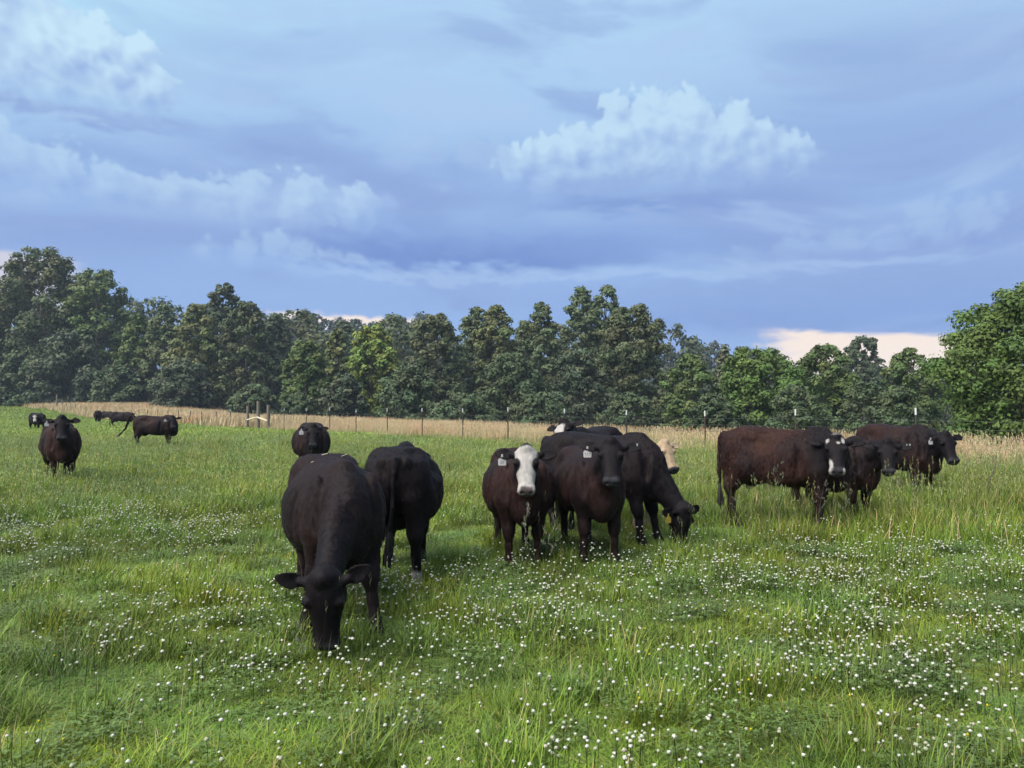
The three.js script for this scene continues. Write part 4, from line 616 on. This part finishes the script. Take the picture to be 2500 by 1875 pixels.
// middle distance
const LIFTED_GREEN = [[0.135, 0.215, 0.03], [0.165, 0.24, 0.036], [0.115, 0.18, 0.03], [0.19, 0.245, 0.045], [0.2, 0.23, 0.075]];   // greens painted lighter, standing in for light the farther blades lack
const midGeo = [31, 32, 33].map((s) => bladePatch(s, { radius: 0.5, count: 560, h: 0.22, w: 0.0052, curl: 0.75, segs: 2, upright: 0.7, dryShare: 0.05, seedHeads: 12, stalk: 1.2, head: [0.2, 0.24, 0.09], pal: [...GREEN.slice(0, 4), ...LIFTED_GREEN] }));
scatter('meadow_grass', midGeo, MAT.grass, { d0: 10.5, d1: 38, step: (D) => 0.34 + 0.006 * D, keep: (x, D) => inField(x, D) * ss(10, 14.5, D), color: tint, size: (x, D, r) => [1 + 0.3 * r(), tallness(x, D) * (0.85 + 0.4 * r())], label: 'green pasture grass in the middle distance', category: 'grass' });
const farGeo = [41, 42].map((s) => bladePatch(s, { radius: 1.5, count: 650, h: 0.3, w: 0.02, curl: 0.9, segs: 2, upright: 1.0, dryShare: 0.08, pal: LIFTED_GREEN }));
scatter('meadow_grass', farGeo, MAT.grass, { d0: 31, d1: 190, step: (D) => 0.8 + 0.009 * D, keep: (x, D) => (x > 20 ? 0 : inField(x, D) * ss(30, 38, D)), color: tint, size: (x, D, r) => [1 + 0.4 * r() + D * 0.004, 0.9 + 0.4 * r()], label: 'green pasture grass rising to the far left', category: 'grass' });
// tall dry grass beyond the fence
const DRY = [[0.4, 0.32, 0.19], [0.45, 0.36, 0.22], [0.35, 0.28, 0.17], [0.43, 0.31, 0.21], [0.27, 0.25, 0.12]];
const dryGeo = [51, 52, 53].map((s) => bladePatch(s, { radius: 0.55, count: 330, h: 0.54, w: 0.0055, curl: 0.35, segs: 3, upright: 0.3, dryShare: 0.1, stalk: 1.05, seedHeads: 26, pal: DRY }));
const dryTint = (x, D, r) => { const f = 0.85 + 0.3 * r(), p = ss(0.05, 0.4, fbm(x * 0.25, D * 0.25, 2)), g = ss(0.1, 0.5, fbm(x * 0.2 + 30, D * 0.2, 2)); return [f * mix(1, 1.08, p) * mix(1, 0.82, g), f * mix(1, 0.88, p), f * mix(1, 0.86, p) * mix(1, 0.85, g)]; };
const inDry = (x, D) => { const n = pastFence(x, D) + 0.6 * n2(x * 0.5, D * 0.5); const e = mix(5, 26, ss(10, 90, alongFence(x, D))); return ss(-0.5, 0.9, n) * (1 - ss(e, e * 1.25, n)); };
scatter('dry_grass', dryGeo, MAT.dry, { d0: 12, d1: 60, step: (D) => 0.42 + 0.007 * D, keep: inDry, color: dryTint, size: (x, D, r) => [1 + 0.3 * r(), 0.85 + 0.32 * r()], label: 'tall straw coloured dry grass beyond the wire fence', category: 'grass', margin: 0.2 });
const dryFar = [61, 62].map((s) => bladePatch(s, { radius: 1.5, count: 520, h: 0.8, w: 0.024, curl: 0.3, segs: 2, upright: 0.3, dryShare: 0, pal: DRY }));
scatter('dry_grass', dryFar, MAT.dry, { d0: 58, d1: 210, step: (D) => 0.9 + 0.008 * D, keep: (x, D) => (x > 12 ? 0 : ss(-0.3, 0.8, pastFence(x, D)) * (1 - ss(30, 40, pastFence(x, D)))), color: dryTint, size: (x, D, r) => [1 + 0.4 * r() + D * 0.003, 0.95 + 0.35 * r()], label: 'distant straw coloured dry grass running up the rise', category: 'grass' });
// ranker growth with ripe heads round the right-hand cattle and along the fence
const rankGeo = [71, 72].map((s) => bladePatch(s, { radius: 0.35, count: 120, h: 0.34, w: 0.0036, curl: 0.5, segs: 3, upright: 0.4, dryShare: 0.12, seedHeads: 9 }));
scatter('rank_grass', rankGeo, MAT.grass, { d0: 8.5, d1: 40, step: (D) => 0.5 + 0.006 * D, keep: (x, D) => Math.max(0.75 * ss(1.9, 3.2, x) * (1 - ss(5.5, 8, x) * 0.35) * ss(8.6, 9.8, D) * inField(x, D), 0.7 * ss(-3.5, -0.8, pastFence(x, D)) * (1 - ss(0.5, 1.5, pastFence(x, D))), 0.9 * ss(4.5, 6.5, x) * ss(10.5, 12.5, D) * inField(x, D)), color: (x, D, r) => { const f = 0.9 + 0.3 * r(), w = r() * 0.4; return [f * (1.05 + w * 0.6), f * (1 + w * 0.2), f * (1 + w * 0.3)]; }, size: (x, D, r) => [1 + 0.3 * r(), 0.8 + 0.5 * r()], label: 'long seeding grass around the right-hand cattle and fence', category: 'grass' });
// ---------------------------------------------------------------- white clover and small yellow flowers
MAT.flower = new THREE.MeshPhysicalMaterial({ vertexColors: true, roughness: 0.8, specularIntensity: 0.2, side: THREE.DoubleSide });
function cloverFlower(seed, petal) {
  const r = rng(seed), P = [], N = [], C = [], I = [], h = 0.17, rad = 0.0066;
  const lx = (r() - 0.5) * 0.03, lz = (r() - 0.5) * 0.03;
  for (let k = 0; k < 3; k++) { const a = k * 2.094, b = P.length / 3, cx = Math.cos(a) * 0.0011, cz = Math.sin(a) * 0.0011, dx = Math.cos(a + 2.094) * 0.0011, dz = Math.sin(a + 2.094) * 0.0011; P.push(cx, 0, cz, dx, 0, dz, lx + cx, h, lz + cz, lx + dx, h, lz + dz); for (let i = 0; i < 4; i++) { N.push(Math.cos(a + 1), 0, Math.sin(a + 1)); C.push(0.07, 0.11, 0.03); } I.push(b, b + 1, b + 2, b + 1, b + 3, b + 2); }
  const n = 42;                                     // florets packed round the head
  for (let i = 0; i < n; i++) {
    const t = (i + 0.5) / n, y = 1 - 1.75 * t, q = Math.sqrt(Math.max(0, 1 - y * y)), a = i * 2.39996 + r() * 0.4, d = V(Math.cos(a) * q, y * 0.85, Math.sin(a) * q), c = V(lx, h + 0.004, lz).addScaledVector(d, rad * (0.72 + 0.5 * r())), s = 0.0021, u = V(-d.z, 0.02, d.x).normalize(), v = d.clone().cross(u), b = P.length / 3;
    const low = t > 0.62 ? 1 : 0, f = 0.88 + 0.24 * r(), cl = low && r() < 0.6 ? [0.15 * f, 0.15 * f, 0.07 * f] : petal.map((k) => k * f);
    for (const [x, y2, z] of [[-1, -0.8, -0.6], [1, -0.8, -0.6], [0.8, 1.1, 0.2], [-0.8, 1.1, 0.2], [0, 0.1, 1]]) { const p = c.clone().addScaledVector(u, x * s).addScaledVector(v, y2 * s).addScaledVector(d, z * s); P.push(p.x, p.y, p.z); const m = d.clone().addScaledVector(u, x * 0.5).addScaledVector(v, y2 * 0.4).normalize(); N.push(m.x, m.y, m.z); C.push(...cl); }
    I.push(b, b + 1, b + 4, b + 1, b + 2, b + 4, b + 2, b + 3, b + 4, b + 3, b, b + 4);
  }
  const g = new THREE.BufferGeometry(); g.setAttribute('position', new THREE.Float32BufferAttribute(P, 3)); g.setAttribute('normal', new THREE.Float32BufferAttribute(N, 3)); g.setAttribute('color', new THREE.Float32BufferAttribute(C, 3)); g.setIndex(I); return g;
}
(function flowers() {
  const geos = [cloverFlower(1, [0.42, 0.44, 0.38]), cloverFlower(2, [0.36, 0.39, 0.32]), cloverFlower(3, [0.44, 0.43, 0.4]), cloverFlower(4, [0.27, 0.29, 0.2]), cloverFlower(5, [0.32, 0.31, 0.24])], r = rng(2024), all = [];
  const drift = (x, D) => {               // where the clover flowers stand thick
    const c = ss(-0.12, 0.42, fbm(x * 0.55 + 3, D * 0.55, 3) + 0.3 * n2(x * 2.6, D * 2.6));
    const right = ss(-2.6, 0.2, x) * (1 - ss(6.2, 9.5, D)) + 0.55 * ss(0.4, 2.4, x) * ss(6, 7, D) * (1 - ss(8.5, 10, D));
    const leftBelt = Math.exp(-(((x + 4.9) / 2.6) ** 2) - (((D - 9.8) / 1.7) ** 2)) * 1.3 + Math.exp(-(((x + 2.2) / 1.2) ** 2) - (((D - 5.4) / 0.9) ** 2)) * 0.5, mid = Math.exp(-(((x + 0.6) / 1.5) ** 2) - (((D - 7.2) / 1.2) ** 2)) * 0.7;
    return (0.05 + 1.0 * right + leftBelt + mid) * (0.22 + c);
  };
  for (let i = 0; i < 60000; i++) { const D = 2.9 + 13 * r() ** 0.72, x = (r() * 2 - 1) * (D * 0.74 + 0.3); if (r() < drift(x, D) * 0.62) all.push([x, D, 0.09 * r(), r() * 6.28, 0.7 + 0.6 * r(), [0, 0, 1, 1, 2, 2, 3, 3, 4][Math.floor(r() * 9)]]); }
  const seen = all.filter(([x, D]) => Math.abs(x) < D * 0.66 && D > 3.45).sort((a, b) => a[1] - b[1]).slice(0, 300), near = new Set(seen);
  for (const [x, D, h, a, s, g] of seen) { const f = solo('clover_flower', geos[g], MAT.flower, 'white clover flower standing in the nearest grass', 'flower', 'nearest white clover flowers'); f.position.set(x, land(x, D) - h, -D); f.rotation.y = a; f.scale.setScalar(s); }
  const M = new THREE.Matrix4(), Q = new THREE.Quaternion(), U = V(0, 1, 0);
  [0, 1, 2, 3, 4].forEach((g) => { const list = all.filter((f) => f[5] === g && !near.has(f)), m = new THREE.InstancedMesh(geos[g], MAT.flower, list.length); m.name = numbered('clover_bloom'); m.castShadow = m.receiveShadow = true; list.forEach(([x, D, h, a, s], i) => m.setMatrixAt(i, M.compose(V(x, land(x, D) - h + 0.006 * D, -D), Q.setFromAxisAngle(U, a), V(s, s, s)))); tag(m, 'white clover in flower spread over the pasture', 'clover', null, 'stuff'); scene.add(m); });
  // yellow flowers
  const yg = cloverFlower(9, [0.34, 0.3, 0.015]);
  for (let i = 0; i < 46; i++) { const D = 3.4 + 3.6 * r(), left = r() < 0.5, x = left ? -D * (0.25 + 0.4 * r()) : D * (0.1 + 0.5 * r()), f = solo('yellow_flower', yg, MAT.flower, 'tiny yellow flower low in the foreground grass', 'flower', 'scattered yellow flowers'); f.position.set(x, land(x, D), -D); f.scale.set(0.75, 0.7 + 0.4 * r(), 0.75); f.rotation.y = r() * 6; }
  // tall seeding grass plants that stand out against the cattle
  const plant = (x, D, h, arms, label, lean) => {
    const B = new Blades(), q = rng(Math.round(x * 100 + D * 7)), cs = [0.12, 0.125, 0.085], top = V(lean * h, h, 0);
    B.quad([V(0, 0, 0), V(lean * h * 0.3, h * 0.5, 0), top], 0.003, [0.09, 0.11, 0.06]);
    for (let k = 0; k < arms; k++) { const t = 0.5 + 0.5 * k / arms, a = q() * 6.28, l = h * 0.17 * (1.2 - t) + 0.02, s = V(lean * h * t * t, h * t, 0), e = s.clone().add(V(Math.cos(a) * l, l * 0.85, Math.sin(a) * l)); B.quad([s, e], 0.002, cs); for (let m = 0; m < 7; m++) { const c = s.clone().lerp(e, 0.45 + 0.55 * q()).add(V((q() - 0.5) * 0.02, (q() - 0.5) * 0.02, (q() - 0.5) * 0.02)); B.quad([c, c.clone().add(V((q() - 0.5) * 0.012, 0.014, (q() - 0.5) * 0.012)), c.clone().add(V((q() - 0.5) * 0.016, 0.026, (q() - 0.5) * 0.016))], 0.0032, cs.map((v) => v * (0.8 + 0.6 * q()))); } }
    const o = solo('seeding_grass', B.geo(), MAT.dry, label, 'grass stalk', 'seeding grass stalks before the cattle'); o.position.set(x, land(x, D), -D);
  };
  plant(0.12, 7.2, 0.72, 12, 'branched seeding grass stalk in front of the white-faced cow', 0.02); plant(0.33, 7.25, 0.66, 9, 'leaning seeding grass stalk by the white-faced cow, toward the black cow', 0.12); plant(0.36, 7.4, 0.5, 7, 'shorter seeding stalk between the two staring cows', -0.08);
  plant(3.2, 9.5, 0.95, 14, 'tall seeding grass stalk before the hind legs of the white-patched cow', 0.0); plant(2.75, 9.6, 0.78, 8, 'seeding stalk at the rump of the white-patched cow', 0.03); plant(3.65, 9.5, 0.75, 9, 'seeding stalk under the belly of the white-patched cow', 0.15); plant(3.95, 9.45, 0.74, 9, 'seeding stalk before the front legs of the white-patched cow', 0.12); plant(4.85, 10.0, 0.82, 9, 'seeding stalk below the chewing cow', 0.05); plant(5.85, 11.6, 0.9, 9, 'seeding stalk before the far right cow', 0.12); plant(-1.25, 4.6, 0.4, 6, 'seeding stalk at the nose of the nearest cow', 0.1);
  // dead leaning stick in the long grass at the right
  const st = solo('dead_stick', new THREE.TubeGeometry(new THREE.CatmullRomCurve3([V(-0.1, -0.05, 0), V(0.02, 0.3, 0), V(0.13, 0.62, 0.03), V(0.16, 0.8, 0.02)]), 14, 0.012, 6), MAT.bark, 'grey dead stick leaning in the long grass at the right edge', 'stick'); st.position.set(8.05, land(8.05, 13.4), -13.4);
})();
renderer.render(scene, camera);
